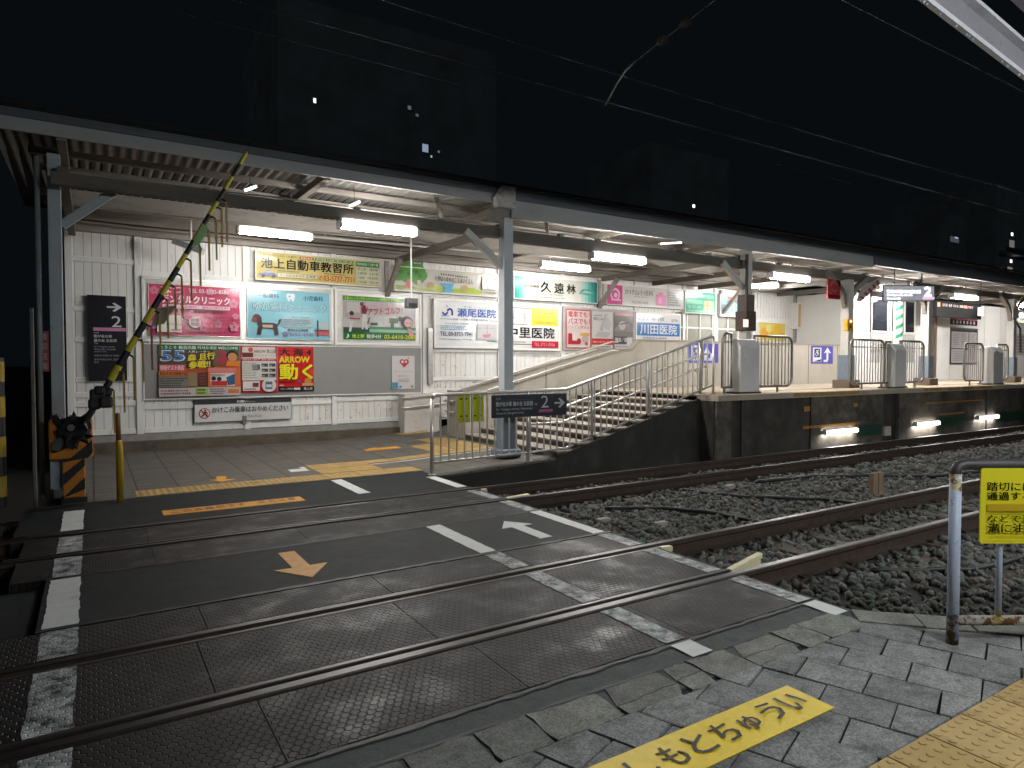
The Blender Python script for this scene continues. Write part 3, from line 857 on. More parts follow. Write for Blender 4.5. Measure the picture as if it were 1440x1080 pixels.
# ramp behind, and the entrance stub with its own handrails
b = MB(); b.prism([(6.3, 11.57, -0.2), (10.5, 11.57, -0.2), (10.5, 11.57, 0.99), (9.6, 11.57, 0.95), (6.3, 11.57, 0.05)], (0, 1.9, 0), M_floor); b.build('ramp', kind='structure')
sw = thing('ramp_end_wall', 'low whitish block wall with steel handrails at the entrance of the ramp', 'low wall', (5.6, 13.3, 0))
b = MB(); b.cbox((5.62, 13.18, 0.0), (6.45, 13.53, 0.90), mat('whitewashed_block', (0.50, 0.47, 0.43), 0.7, var=0.15, scale=3, bmp=0.4, dirt=(0.2, 0.17, 0.13), dirt_scale=3), 0.01); b.build('wall', sw)
for z in (0.62, 0.83):
    b = MB(); b.tube([(5.55, 13.16, z), (5.6, 13.1, z), (6.9, 13.1, z + .1), (6.95, 13.17, z + .1)], 0.02, M_steel, 8); b.build('handrail', sw, smooth=True)
b = MB(); b.prism([(6.10, 11.57, 0.0), (6.14, 11.57, 0.0), (6.14, 11.57, 1.02), (6.10, 11.57, 1.02)], (0, 0.55, 0), M_conc); b.build('wall', par)
for z in (0.60, 0.82):
    b = MB(); b.tube([(6.09, 11.75, z), (6.02, 11.75, z), (6.02, 12.05, z), (6.09, 12.05, z)], 0.018, M_steel, 8); b.build('handrail', par, smooth=True)

# stainless railing along the landing and up the stairs
rl = thing('stair_railing', 'stainless steel railing with balusters along the landing edge and up the stairs', 'railing', (4.0, 8.42, 0))
YR = 8.42
top = [(4.0, 0.0), (4.0, 1.07), (4.05, 1.12), (6.33, 1.15), (9.68, 2.06), (9.74, 2.05), (9.74, 1.0)]
def ztop(x): return 1.12 + 0.03 * (x - 4.05) / 2.28 if x < 6.33 else 1.15 + (x - 6.33) * 0.91 / 3.35
def zbot(x): return (0.17 + 0.02 * (x - 4)) if x < 6.33 else 0.22 + (x - 6.33) * 0.93 / 3.35
b = MB(); b.tube([(x, YR, z) for x, z in top[1:6]], 0.027, M_steel, 12); b.build('top_rail', rl, smooth=True)
b = MB(); b.tube([(4.0, YR, zbot(4.0)), (6.33, YR, zbot(6.33)), (9.72, YR, zbot(9.72))], 0.018, M_steel, 9); b.build('bottom_rail', rl, smooth=True)
for x, z0 in ((4.0, 0.0), (5.61, 0.07), (6.86, 0.3), (8.11, 0.6), (9.39, 1.0), (9.74, 1.0)):
    b = MB(); b.tube([(x, YR, z0), (x, YR, ztop(min(x, 9.7)) - (0.05 if x < 4.1 else 0.0))], 0.026 if x < 9.5 else 0.02, M_steel, 10); b.tube([(x, YR, z0), (x, YR, z0 + 0.012)], 0.055, M_steel, 12); b.build('post', rl, smooth=True)
b = MB(); x = 4.135
while x < 9.7:
    if min(abs(x - q) for q in (5.61, 6.86, 8.11, 9.39)) > 0.04:
        b.tube([(x, YR, zbot(x)), (x, YR, ztop(x))], 0.0125, M_steel, 7, cap=False)
    x += 0.1265
b.build('baluster', rl, smooth=True)
for dz, xs in ((0.30, 5.9), (0.53, 5.7)):
    b = MB(); zz = lambda x: ztop(max(x, 6.33)) - dz
    b.tube([(xs - .04, YR + .03, zz(xs)), (xs, YR + .12, zz(xs)), (6.33, YR + .12, zz(6.33)), (9.55, YR + .12, zz(9.55)), (9.62, YR + 0.1, zz(9.6)), (9.62, YR + .03, zz(9.6))], 0.02, M_steel, 9)
    for x in (6.86, 8.11, 9.39): b.tube([(x, YR + .12, zz(x)), (x, YR + .11, zz(x) - .05), (x, YR + .02, zz(x) - .06)], 0.009, M_steel, 6)
    b.build('handrail', rl, smooth=True)

# platform barriers with their drive boxes
M_boxm = mat('grey_enamel', (0.64, 0.62, 0.60), 0.38, var=0.06, scale=4, dirt=(0.2, 0.18, 0.16), dirt_scale=4, dirt_lo=0.65, dirt_hi=0.8)
def rrect(x0, x1, z0, z1, r, y, corners):
    P = []
    def arc(cx, cz, a0):
        for i in range(7):
            a = R(a0 + 90 * i / 6); P.append((cx + r * math.cos(a), y, cz + r * math.sin(a)))
    (P.append((x0, y, z0)) if 'bl' not in corners else arc(x0 + r, z0 + r, 180))
    (P.append((x1, y, z0)) if 'br' not in corners else arc(x1 - r, z0 + r, 270))
    (P.append((x1, y, z1)) if 'tr' not in corners else arc(x1 - r, z1 - r, 0))
    (P.append((x0, y, z1)) if 'tl' not in corners else arc(x0 + r, z1 - r, 90))
    P.append(P[0])
    return P
def barrier(x0, x1, label, corners, legs, y=8.3, z0=1.12, z1=2.09, nb=None):
    t = thing('platform_barrier', label, 'barrier', (x0, y, 1.0), 'rounded steel barriers on the platform edge')
    b = MB(); b.tube(rrect(x0, x1, z0, z1, 0.16 if x1 - x0 > 0.6 else 0.12, y, corners), 0.026, M_steel_dk, 9, cap=False); b.build('frame', t, smooth=True)
    n = nb or max(3, int((x1 - x0) / 0.105)); b = MB()
    for i in range(1, n):
        x = x0 + (x1 - x0) * i / n; b.tube([(x, y, z0), (x, y, z1)], 0.010, M_steel_dk, 6, cap=False)
    b.tube([(x0, y, z1 - 0.16), (x1, y, z1 - 0.16)], 0.012, M_steel_dk, 6)
    b.build('bar', t, smooth=True)
    for x in legs:
        b = MB(); b.tube([(x, y, 1.0), (x, y, z0)], 0.024, M_steel_dk, 8); b.build('leg', t)
    return t
barrier(9.84, 10.08, 'narrow curved steel barrier between the stair railing and the first grey box', ('tl',), (9.9,), z1=2.12)
barrier(10.74, 11.90, 'rounded steel barrier right of the first grey box, with a red strip behind it', ('tr', 'br'), (11.45,))
barrier(13.95, 15.28, 'wide rounded steel barrier left of the second grey box', ('tl', 'tr', 'bl'), (14.4, 15.2))
barrier(15.32, 15.62, 'slim arched steel barrier touching the left side of the second grey box', ('tl', 'tr'), (15.4,), z1=2.07)
barrier(15.98, 17.04, 'rounded steel barrier right of the second grey box', ('tr', 'br'), (16.65,))
barrier(19.08, 20.12, 'rounded steel barrier left of the third grey box', ('tl', 'tr', 'bl'), (19.4, 20.0))
barrier(20.95, 21.62, 'rounded steel barrier right of the third grey box, furthest along the platform', ('tr', 'br'), (21.2,))
def gatebox(x0, x1, label):
    t = thing('barrier_box', label, 'barrier box', (x0, 8.3, 1.0), 'grey drive boxes of the platform barriers')
    b = MB(); w = x1 - x0
    pr = [(8.12, 1.02), (8.48, 1.02), (8.48, 2.02), (8.22, 2.02), (8.12, 1.86)]
    b.prism([(x0, y, z) for y, z in pr], (w, 0, 0), M_boxm); b.build('housing', t, bevel=0.02)
    b = MB(); b.prism([(x0 + .04, 8.113, 1.90), (x0 + w * .40, 8.113, 1.90), (x0 + w * .28, 8.113, 1.45)], (0, 0.004, 0), mat('pale_label', (0.66, 0.64, 0.62), 0.4)); b.build('pale_panel', t)
    b = MB(); b.cbox((x0 - .03, 8.10, 1.0), (x1 + .03, 8.5, 1.03), M_dark, 0.006); b.build('base_plate', t)
    b = MB(); b.tube([(x1 - 0.02, 8.28, 1.92), (x1 + .12, 8.28, 1.92)], 0.05, M_boxm, 10); b.build('arm_stub', t)
    return t
gatebox(10.12, 10.68, 'tall grey metal box at the top of the stairs between two steel barriers')
gatebox(15.44, 15.92, 'tall grey metal box below the green and white striped pole')
gatebox(20.32, 20.90, 'tall grey metal box furthest along the platform, below the timetables')

# ------------------------------------------------------------------ back wall of the station
YW = 13.55
wl = thing('station_wall', 'long white painted board wall covered with advertising signs at the back of the platform', 'wall', (-0.35, YW, 0))
b = MB(); rg = random.Random(21); x = -0.34
while x < 17.4:
    w = 0.128 * rg.uniform(0.92, 1.08)
    lo = 0.32 if x < 6.3 else 0.3
    hi = 3.80
    if 13.95 < x < 17.2: hi = 2.15
    m = M_wallflake if (6.3 < x < 7.3 or (x > 3.4 and x < 5.6 and rg.random() < 0.7)) else M_wallw
    yo = rg.uniform(0, 0.006)
    b.box((x + .003, YW + yo, lo), (x + w - .003, YW + 0.05, hi), m)
    x += w
b.box((-0.34, YW + 0.02, 0.3), (17.4, YW + 0.14, 2.1), mat('dark_gap', (0.06, 0.05, 0.04), 0.9)); b.box((-0.34, YW + 0.02, 2.1), (13.94, YW + 0.14, 4.2), mat('dark_gap', (0.06, 0.05, 0.04), 0.9))
b.build('board_cladding', wl)
for x in (-0.30, 0.72, 2.52, 4.22, 6.26, 8.2, 10.06, 12.52, 14.38, 15.70):
    b = MB(); b.cbox((x - .055, YW - 0.045, 0.30), (x + .055, YW + 0.02, 3.86), M_wallw, 0.006); b.build('post', wl)
for x0, x1, zs in ((-0.24, 0.66, (0.36, 0.86, 1.02, 1.28, 1.97, 2.50, 3.34)), (0.78, 2.46, (0.36, 0.78, 1.9, 3.16)), (2.58, 4.16, (0.36, 0.78, 3.16)), (4.28, 6.2, (0.36, 0.82, 3.16)), (6.32, 8.14, (0.40, 0.95, 1.22, 1.86, 2.4, 3.1)), (8.26, 10.0, (0.4, 1.2, 1.86)), (10.12, 12.46, (1.0, 1.86)), (12.58, 17.3, (2.1,))):
    for z in zs:
        b = MB(); b.cbox((x0, YW - 0.028, z - .045), (x1, YW + 0.004, z + .045), M_wallw, 0.005); b.build('batten', wl)
b = MB(); b.cbox((-0.36, YW - 0.12, -0.05), (6.2, YW + 0.1, 0.19), mat('mossy_kerb', (0.085, 0.068, 0.048), 0.85, var=0.4, scale=4, bmp=0.6, dirt=(0.03, 0.028, 0.02), dirt_scale=3), 0.015); b.box((-0.35, YW - 0.06, 0.19), (6.2, YW + 0.1, 0.305), mat('grey_plinth', (0.23, 0.22, 0.205), 0.75, var=0.2, bmp=0.3)); b.build('plinth', wl)
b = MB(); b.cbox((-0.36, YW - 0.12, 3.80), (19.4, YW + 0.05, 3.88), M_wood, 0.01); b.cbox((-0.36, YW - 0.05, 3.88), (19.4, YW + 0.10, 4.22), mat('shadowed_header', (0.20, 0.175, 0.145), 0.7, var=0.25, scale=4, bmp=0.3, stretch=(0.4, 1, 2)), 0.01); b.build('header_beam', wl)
# the frosted windows right of the last clinic sign
M_frost = mat('frosted_glass', (0.20, 0.20, 0.165), 0.28, var=0.25, scale=2.2)
for k, (a, c) in enumerate(((13.98, 15.60), (15.80, 17.2))):
    f = MB()
    for z in (2.15, 2.60, 3.06): f.cbox((a, YW - .03, z - .025), (c, YW + .03, z + .025), M_wallw, 0.004)
    for i in range(4):
        x = a + (c - a) * i / 3; f.cbox((x - .025, YW - .027, 2.175), (x + .025, YW + .027, 3.035), M_wallw, 0.004)
    w = f.build('window', wl)
    p = MB(); p.box((a, YW + .005, 2.15), (c, YW + .015, 3.05), M_frost); p.build('pane', w)
b = MB(); b.box((13.95, YW, 3.08), (17.4, YW + .1, 3.80), M_wallw); b.build('upper_board', wl)
# cable pipe on the wall and little fittings
b = MB(); b.cbox((6.30, YW - .12, 1.1), (6.42, YW - .02, 2.35), mat('worn_tin', (0.35, 0.33, 0.31), 0.35, 0.6, var=0.25), 0.01); tag(b.build('cable_duct'), 'dented tin cable duct standing on the wall right of the grey notice board', 'cable duct')
b = MB(); b.cbox((2.42, YW - .08, 0.40), (2.50, YW - .01, 0.56), mat('grey_plastic', (0.12, 0.115, 0.11), 0.5), 0.006); tag(b.build('socket_box'), 'small grey socket box under the no-rushing sign', 'box')

# ------------------------------------------------------------------ canopy
cn = thing('platform_canopy', 'long low platform canopy with corrugated roof, grey fascia and timber beams', 'canopy', (-0.8, 8.75, 3.8))
M_corr = mat('corrugated_sheet', (0.235, 0.225, 0.205), 0.45, 0.25, var=0.18, scale=2.5, dirt=(0.13, 0.11, 0.09), dirt_scale=2, dirt_lo=0.5, dirt_hi=0.8)
b = MB(); vs = []; x = -0.9; nn = 0
while x < 45:
    z = 0.020 * math.sin(2 * math.pi * x / 0.125)
    vs += [(x, 8.68, 4.17 + z), (x, 13.9, 4.26 + z)]; nn += 1; x += 0.125 / 6 if x < 20 else 0.125 / 4
b.add(vs, [(2 * i, 2 * i + 1, 2 * i + 3, 2 * i + 2) for i in range(nn - 1)], M_corr); b.build('roof_sheet', cn, smooth=True)
b = MB(); b.box((-0.85, 8.70, 3.99), (5.2, 8.735, 4.13), M_fascia); b.box((5.5, 8.70, 3.81), (15.5, 8.735, 4.07), M_fascia); b.build('fascia', cn)
b = MB(); b.box((-0.85, 8.66, 4.13), (5.2, 8.738, 4.215), M_gutter); b.box((5.5, 8.66, 4.07), (15.5, 8.738, 4.225), M_gutter); b.box((15.5, 8.66, 3.86), (45, 8.738, 4.225), M_gutter); b.build('gutter', cn)
b = MB(); b.box((-0.9, 8.62, 4.217), (5.2, 13.95, 4.235), mat('tar_roof', (0.02, 0.02, 0.022), 0.8)); b.cbox((-0.9, 8.60, 4.23), (45, 8.70, 4.285), mat('tar_roof', (0.02, 0.02, 0.022), 0.8), 0.01); b.build('roof_edge', cn)
b = MB(); b.prism([(5.14, 8.60, 4.05), (5.2, 8.60, 3.92), (5.5, 8.60, 3.92), (5.5, 8.60, 4.27), (5.3, 8.60, 4.27)], (0, 0.13, 0), mat('flaking_hopper', (0.42, 0.40, 0.38), 0.6, var=0.2, dirt=(0.10, 0.07, 0.06), dirt_scale=8)); b.prism([(5.15, 8.75, 3.72), (5.56, 8.75, 3.86), (5.56, 8.75, 3.98), (5.15, 8.75, 3.90)], (0, 0.12, 0), M_wood); b.build('rain_hopper', cn)
M_beam = mat('dark_timber_beam', (0.12, 0.105, 0.09), 0.65, var=0.22, scale=3, bmp=0.3, dirt=(0.06, 0.045, 0.035), dirt_scale=3, stretch=(0.3, 2, 2))
for x0, x1, z0, z1 in ((-0.35, 5.43, 3.535, 3.68), (5.61, 45, 3.485, 3.66)):
    b = MB(); b.cbox((x0, 8.94, z0), (x1, 9.06, z1), M_beam, 0.008); b.build('long_beam', cn)
b = MB(); b.cbox((-0.3, 11.32, 3.80), (45, 11.46, 4.02), M_wood, 0.008); b.build('long_beam', cn)
for y in (9.8, 10.6, 12.1, 12.8):
    b = MB(); b.box((-0.6, y, 4.07), (45, y + .06, 4.15), M_wood); b.build('purlin', cn)
for k_, x in enumerate((-0.3, 2.6, 5.5, 8.35, 11.2, 13.0, 14.8, 16.6, 18.4, 20.9, 23.4, 26.5, 30)):
    b = MB(); b.beam((x + .06, 8.75, 4.02), (x + .06, 13.45, 4.09), 0.09, 0.10, M_wood); b.build('rafter', cn)
    if k_ in (1, 3): continue
    b = MB(); b.beam((x + .06, 9.1, 3.72), (x + .06, 13.4, 3.76), 0.10, 0.12, M_beam); b.build('tie_beam', cn)
for x in (5.36, 11.2, 15.9):
    b = MB(); b.beam((x, 13.48, 3.02), (x, 12.75, 3.70), 0.09, 0.09, M_wood); b.beam((x, 13.48, 2.95), (x, 13.48, 3.75), 0.09, 0.05, M_wood); b.build('wall_bracket', cn)
for x0, x1, lab in ((6.25, 6.9, 0), (4.3, 4.85, 0)):
    b = MB(); b.beam((x0, 8.9, 4.05), (x1, 9.7, 3.75), 0.06, 0.06, M_wood); b.build('strut', cn)

for y, z, r in ((13.36, 3.93, .016), (13.35, 3.98, .010), (11.27, 3.78, .014), (9.12, 3.75, .012), (9.16, 3.72, .008)):
    b = MB(); P = []; x = -0.3
    while x < 34:
        P.append((x, y + .006 * math.sin(x * 3.1), z - .018 * abs(math.sin(x * 1.35)))); x += .23
    b.tube(P, r, M_dark if r < .012 else M_wood, 6); b.build('conduit', cn, smooth=True)
for x in (1.2, 3.1, 4.4, 6.6, 7.4, 9.2, 10.2, 12.4, 13.6, 15.6):
    b = MB(); b.cbox((x, 8.95, 3.66), (x + .08, 9.05, 3.72), M_wood, .01); b.build('junction', cn)

# columns
def column(x, lab, base=0.05, y=8.91, side=(-1,), mw=None, knee=True, wide=0.17, sleeve=True):
    t = thing('canopy_column', lab, 'column', (x, y, base), 'columns along the track side of the canopy')
    h = wide / 2; mw = mw or M_colw
    b = MB(); b.cbox((x - h, y - h, base + (0.9 if sleeve else 0.0)), (x + h, y + h, 3.95), mw, 0.008); b.build('shaft', t)
    if not sleeve:
        b = MB(); b.beam((x + h, y, 3.15), (x + .60, y, 3.62), 0.05, 0.10, mw); b.build('brace', t)
        return t
    b = MB(); b.cbox((x - h - .03, y - h - .03, base + 0.12), (x + h + .03, y + h + .03, base + 0.92), M_blue, 0.01); b.build('steel_sleeve', t)
    b = MB(); b.cbox((x - h - .10, y - h - .10, base), (x + h + .10, y + h + .10, base + 0.13), M_blue, 0.03); b.build('foot', t)
    for s in side:
        b = MB(); b.beam((x + s * h, y, 3.08), (x + s * .72, y, 3.56), 0.07, 0.11, M_colw); b.build('brace', t)
    return t
column(-0.33, 'pale blue-grey column at the left end of the canopy above the orange striped crossing machine', 0.0, side=(1,), mw=mat('pale_blue_paint', (0.36, 0.41, 0.44), 0.5, var=0.15, scale=4, dirt=(0.15, 0.15, 0.15), dirt_scale=8, dirt_lo=0.62, dirt_hi=0.75), wide=0.13, y=9.32, sleeve=False)
column(5.52, 'tall cream column with blue-grey foot behind the dark number 2 sign', 0.09, side=(-1,), mw=mat('cool_lit_paint', (0.50, 0.535, 0.56), 0.5, var=0.1, scale=5, dirt=(0.2, 0.17, 0.15), dirt_scale=9, dirt_lo=0.68, dirt_hi=0.76))  # cool lamp light put into the shaft's bluish colour
c3 = column(11.25, 'cream column with a brown clad middle behind the first grey box', 1.0, side=(-1,))
b = MB(); b.cbox((11.10, 8.77, 2.22), (11.40, 9.05, 2.62), mat('brown_cladding', (0.075, 0.05, 0.038), 0.6, var=0.2), 0.01); b.cbox((11.13, 8.79, 2.62), (11.37, 9.03, 2.95), mat('brown_cladding2', (0.13, 0.10, 0.08), 0.6, var=0.2), 0.01); b.build('cladding', c3)
b = MB(); b.tube([(11.13, 8.80, 2.62), (11.13, 8.80, 3.75)], 0.032, mat('brown_pipe', (0.035, 0.022, 0.018), 0.4), 10); b.build('pipe', c3)
def ycol(x, lab, side=(-1, 1)):
    t = thing('canopy_column', lab, 'column', (x, 8.91, 1.0), 'columns along the track side of the canopy')
    b = MB(); b.cbox((x - .10, 8.81, 1.75), (x + .10, 9.01, 3.5), M_colw, 0.01); b.build('shaft', t)
    b = MB(); b.cbox((x - .13, 8.78, 1.18), (x + .13, 9.04, 1.76), M_blue, 0.01); b.build('steel_sleeve', t)
    b = MB(); b.cbox((x - .22, 8.70, 1.0), (x + .22, 9.12, 1.19), mat('brown_foot', (0.15, 0.11, 0.08), 0.7, var=0.25, bmp=0.3), 0.02); b.build('foot', t)
    for s in side:
        P = [(x + s * .08, 8.91, 2.85), (x + s * .14, 8.91, 3.1), (x + s * .32, 8.91, 3.32), (x + s * .62, 8.91, 3.5), (x + s * .8, 8.91, 3.6)]
        b = MB()
        for p, q in zip(P[:-1], P[1:]): b.beam(p, q, 0.10, 0.11, M_wood)
        b.build('curved_brace', t)
    return t
ycol(14.82, 'Y-shaped timber column carrying the yellow emergency button, red striped cloth beside it')
ycol(18.42, 'Y-shaped timber column just right of the hanging number 2 sign')
ycol(23.4, 'Y-shaped timber column near the yellow-green sign at the far right', (-1, 1))

# ------------------------------------------------------------------ lamps
M_tube = glow('lit_tube', (1.0, 0.97, 0.93), TUBE)
M_hous = mat('white_enamel', (0.66, 0.65, 0.62), 0.4, var=0.06, scale=6)
def lamp(x0, x1, y, z0, z1, lab, rods=True, grp='lit fluorescent lamps under the platform canopy', sc=1.3, mt=None):
    t = thing('fluorescent_lamp', lab, 'lamp', ((x0 + x1) / 2, y, z0), grp)
    up = Vector((0, 0, 0.05 * sc)); a = Vector((x0, y, z0)); c = Vector((x1, y, z1))
    b = MB(); b.beam(a + up * 1.25, c + up * 1.25, 0.085 * sc, 0.045 * sc, M_hous); b.build('housing', t)
    b = MB(); d = (c - a).normalized(); n = 12
    ring = [(0.058 * math.cos(R(145 + 250 * i / n)) * sc, 0.050 * math.sin(R(145 + 250 * i / n)) * sc + 0.012 * sc) for i in range(n + 1)]
    p = [a + d * .03 + Vector((0, q, w)) for q, w in ring]; q2 = [c - d * .03 + Vector((0, q, w)) for q, w in ring]
    b.add(p + q2, [(i, i + 1, n + 2 + i, n + 1 + i) for i in range(n)] + [tuple(range(n + 1)), tuple(range(2 * n + 1, n, -1))], mt or M_tube); b.build('tube_cover', t, smooth=False)
    for e in (a, c):
        b = MB(); b.cbox(tuple(e + Vector((-.02, -.065 * sc, -.035 * sc))), tuple(e + Vector((.02, .065 * sc, .05 * sc))), M_hous, 0.006); b.build('end_cap', t)
    if rods:
        for k in (0.2, 0.8):
            e = a + (c - a) * k; b = MB(); b.tube([e + up, (e.x, e.y, 4.15)], 0.008, M_hous, 6); b.build('hanger_rod', t)
    return t
FR = dict(rods=False)
lamp(2.9, 4.03, 9.0, 3.455, 3.455, 'bright lamp under the front beam between the driving-school sign and the tree mural sign', **FR)
lamp(7.31, 8.52, 9.0, 3.405, 3.405, 'bright lamp under the front beam above the pink and white clinic sign', **FR)
lamp(12.13, 13.42, 9.0, 3.405, 3.405, 'bright lamp under the front beam left of the red square sign', **FR)
lamp(16.21, 17.62, 9.0, 3.405, 3.405, 'bright lamp beside the left end of the hanging number 2 platform sign', **FR)
lamp(19.91, 21.26, 9.0, 3.405, 3.405, 'lamp under the front beam above the red-lit departure board', **FR)
lamp(23.3, 24.6, 9.0, 3.36, 3.36, 'lamp at the right edge of the picture under the canopy', **FR)
lamp(28, 29.3, 9.0, 3.40, 3.40, 'furthest lamp under the platform canopy', **FR)
M_tube2 = glow('lit_rear_tube', (1.0, 0.97, 0.93), TUBE * 0.55)
lamp(2.12, 3.36, 12, 3.80, 3.80, 'lamp over the left end of the cream driving-school sign, joined to a white conduit', mt=glow('lit_faint_tube', (1.0, 0.96, 0.9), TUBE * 0.30))
lamp(8.32, 9.66, 12, 3.70, 3.70, 'lamp hanging just above the teal-edged calligraphy sign', mt=M_tube2)
lamp(15.26, 16.46, 12, 3.67, 3.77, 'tilted lamp right beside the column with brown cladding', mt=M_tube2)
lamp(20.6, 21.9, 11.0, 3.66, 3.66, 'lamp in front of the bright white room wall', mt=M_tube2)
b = MB(); b.tube([(3.4, 12, 3.83), (7.25, 12, 3.88)], 0.03, M_hous, 9)
for x in (3.6, 5.0, 6.4): b.tube([(x, 12, 3.84), (x, 12, 4.15)], 0.008, M_hous, 6)
tag(b.build('conduit_pipe', smooth=True), 'white conduit pipe running right from the lamp over the driving-school sign', 'pipe')
M_low = glow('lit_low_lamp', (1.0, 0.96, 0.88), 60)
for x0, x1, z, lab in ((12.34, 13.47, 0.17, 'low lamp on the platform wall nearest the stairs'), (15.8, 16.86, 0.16, 'middle one of the three low lamps on the platform wall'), (18.82, 19.92, 0.18, 'low lamp on the platform wall furthest from the stairs')):
    lamp(x0, x1, 7.86, z, z, lab, False, 'low lamps along the platform wall', 0.9, M_low)
# small fixtures hanging from cords near the fascia
M_led = glow('small_led', (0.92, 0.96, 1.0), 5)
for x, z, L, s, lab in ((1.84, 3.90, 0.16, 1, 'tiny tilted light hanging by the raised barrier arm tip'), (3.28, 3.88, 0.16, 0.15, 'dim tiny tilted light above the first bright lamp'), (9.7, 3.93, 0.6, 0.6, 'slim tilted light behind the fascia above the pink clinic sign')):
    t = thing('small_light', lab, 'small light', (x, 9.5, z))
    b = MB(); b.beam((x - L * .5, 9.5, z - .035), (x + L * .5, 9.5, z + .045), 0.06, 0.035, mat('led_shell', (0.4, 0.4, 0.4), 0.4)); b.build('shell', t)
    b = MB(); b.beam((x - L * .48, 9.467, z - .036), (x + L * .48, 9.467, z + .044), 0.004, 0.032, M_led if s == 1 else glow('small_led_dim%d' % (s * 100), (0.92, 0.96, 1.0), 5 * s)); b.build('diffuser', t)
    b = MB(); b.tube([(x, 9.5, z + .02), (x, 9.5, 4.16)], 0.005, M_dark, 5); b.build('cord', t)
# ------------------------------------------------------------------ signs on the back wall
M_alu = mat('silver_frame', (0.52, 0.50, 0.47), 0.32, 0.75, var=0.10, scale=6)
M_wfr = mat('cream_frame', (0.62, 0.60, 0.56), 0.35, var=0.05, scale=6)
M_grfr = mat('grey_frame', (0.33, 0.30, 0.28), 0.4, 0.3, var=0.1)
def sign(name, label, cat, x0, x1, z0, z1, face, frame=M_alu, fw=0.03, yf=13.45, back=13.53, group=None):
    k = yf / 13.55
    x0, x1, z0, z1 = x0 * k, x1 * k, 1.55 + (z0 - 1.55) * k, 1.55 + (z1 - 1.55) * k
    t = thing(name, label, cat, ((x0 + x1) / 2, back, z0), group)
    fm = face if not isinstance(face, str) else ink(face, 0.14)
    b = MB(); b.box((x0 + fw * .6, yf + 0.012, z0 + fw * .6), (x1 - fw * .6, back, z1 - fw * .6), fm); b.build('panel', t)
    if fw > 0.001:
        b = MB()
        b.cbox((x0, yf, z0), (x1, back - .003, z0 + fw), frame, 0.005); b.cbox((x0, yf, z1 - fw), (x1, back - .003, z1), frame, 0.005)
        b.cbox((x0, yf + .002, z0 + fw), (x0 + fw, back - .003, z1 - fw), frame, 0.005); b.cbox((x1 - fw, yf + .002, z0 + fw), (x1, back - .003, z1 - fw), frame, 0.005)
        b.build('frame', t)
    else:
        fw = 0.0
    f = Face((x0 + fw, yf + 0.0118, z0 + fw), (x1 - x0 - 2 * fw, 0, 0), (0, 0, z1 - z0 - 2 * fw), (0, -1, 0))
    f.t = t
    return f
def done(f): f.finish(f.t)

# dark direction sign on the left
f = sign('direction_sign', 'tall charcoal wall sign with arrow, number 2 and pink stripe', 'sign', -0.05, 0.53, 1.26, 2.74, '#2a2b31', M_dark, 0.006)
ARW = [(0, .42), (.62, .42), (.36, .12), (.52, .06), (1, .5), (.52, .94), (.36, .88), (.62, .58), (0, .58)]
def arr(f, u0, v0, u1, v1, c, flip=False):
    f.k += 1
    P = [(u0 + (u1 - u0) * a, v0 + (v1 - v0) * b) for a, b in ARW]
    # split into convex pieces for a clean fill
    for q in ([0, 1, 7, 8], [2, 3, 4, 1], [1, 4, 7], [4, 5, 6, 7]):
        f.pic.poly([f.P(*P[i], f.k) for i in q], ink(c))
arr(f, .50, .81, .90, .93, '#d8d8dc'); f.text('2', .62, .635, .88, .765, '#d8d8dc', 0.0)
f.rect(.14, .585, 1.0, .625, '#c98bb0')
f.text('池上線', .15, .555, .28, .57, '#c8c8cc'); f.text('雪が谷大塚', .15, .505, .62, .54, '#d0d0d4', .02); f.text('旗の台 五反田', .15, .455, .74, .49, '#d0d0d4', .02); f.text('方面', .15, .43, .25, .445, '#b8b8bc')
f.text('for Yukigaya-otsuka,', .15, .385, .70, .41, '#a8a8ae', 0); f.text('Hatanodai, Gotanda', .15, .355, .72, .38, '#a8a8ae', 0); f.text('(Ikegami Line)', .15, .33, .48, .35, '#a8a8ae', 0)
f.text('往雪谷大塚 旗之台 五反田', .15, .285, .80, .305, '#a8a8ae'); f.text('유키가야오쓰카 고탄다', .15, .235, .82, .26, '#a8a8ae'); f.text('방면', .15, .205, .26, .225, '#a8a8ae')
done(f)

# twin poster case
f = sign('poster_case', 'wide silver poster case holding the pink and the light blue dental posters', 'poster case', 0.77, 4.22, 1.95, 3.12, mat('case_back', (0.50, 0.485, 0.46), 0.4, 0.2), M_alu, 0.05, 13.46)
f.rect(.485, 0, .505, 1, M_alu); f.rect(0, .93, 1, 1.0, mat('scuffed_foil', (0.42, 0.40, 0.36), 0.3, 0.5, var=0.35, scale=3, stretch=(1, 1, 3))); done(f)
f = sign('poster', 'bright pink dental clinic poster with white flowers and white lettering', 'poster', 0.87, 2.42, 2.06, 3.00, '#c8496c', M_alu, 0.012, 13.438, 13.455)
rg = random.Random(4)
def flower(f, u, v, r, c):
    for i in range(5):
        a = 2 * math.pi * i / 5 + .3; asp = f.u.length / f.w.length
        f.circ(u + r * .6 * math.cos(a), v + r * .6 * asp * math.sin(a), r * .45, c, 8)
for u, v, r in ((.06, .88, .05), (.93, .68, .06), (.75, .25, .05), (.95, .42, .04), (.93, .2, .06), (.66, .90, .045), (.03, .2, .05), (.58, .18, .05), (.40, .38, .04), (.85, .93, .04)): flower(f, u, v, r, '#d8809c')
f.text('なつ', .13, .83, .36, .98, '#f4e6ea', .03); f.text('TEL 03-3755-8585', .42, .86, .87, .94, '#f0d8e0', .015)
f.text('デンタルクリニック', .13, .64, .88, .80, '#f4e6ea', .03)
f.rect(.14, .535, .88, .605, '#e8c8d2'); f.text('歯科　小児歯科　歯科口腔外科', .16, .545, .86, .597, '#b03a60', .01)
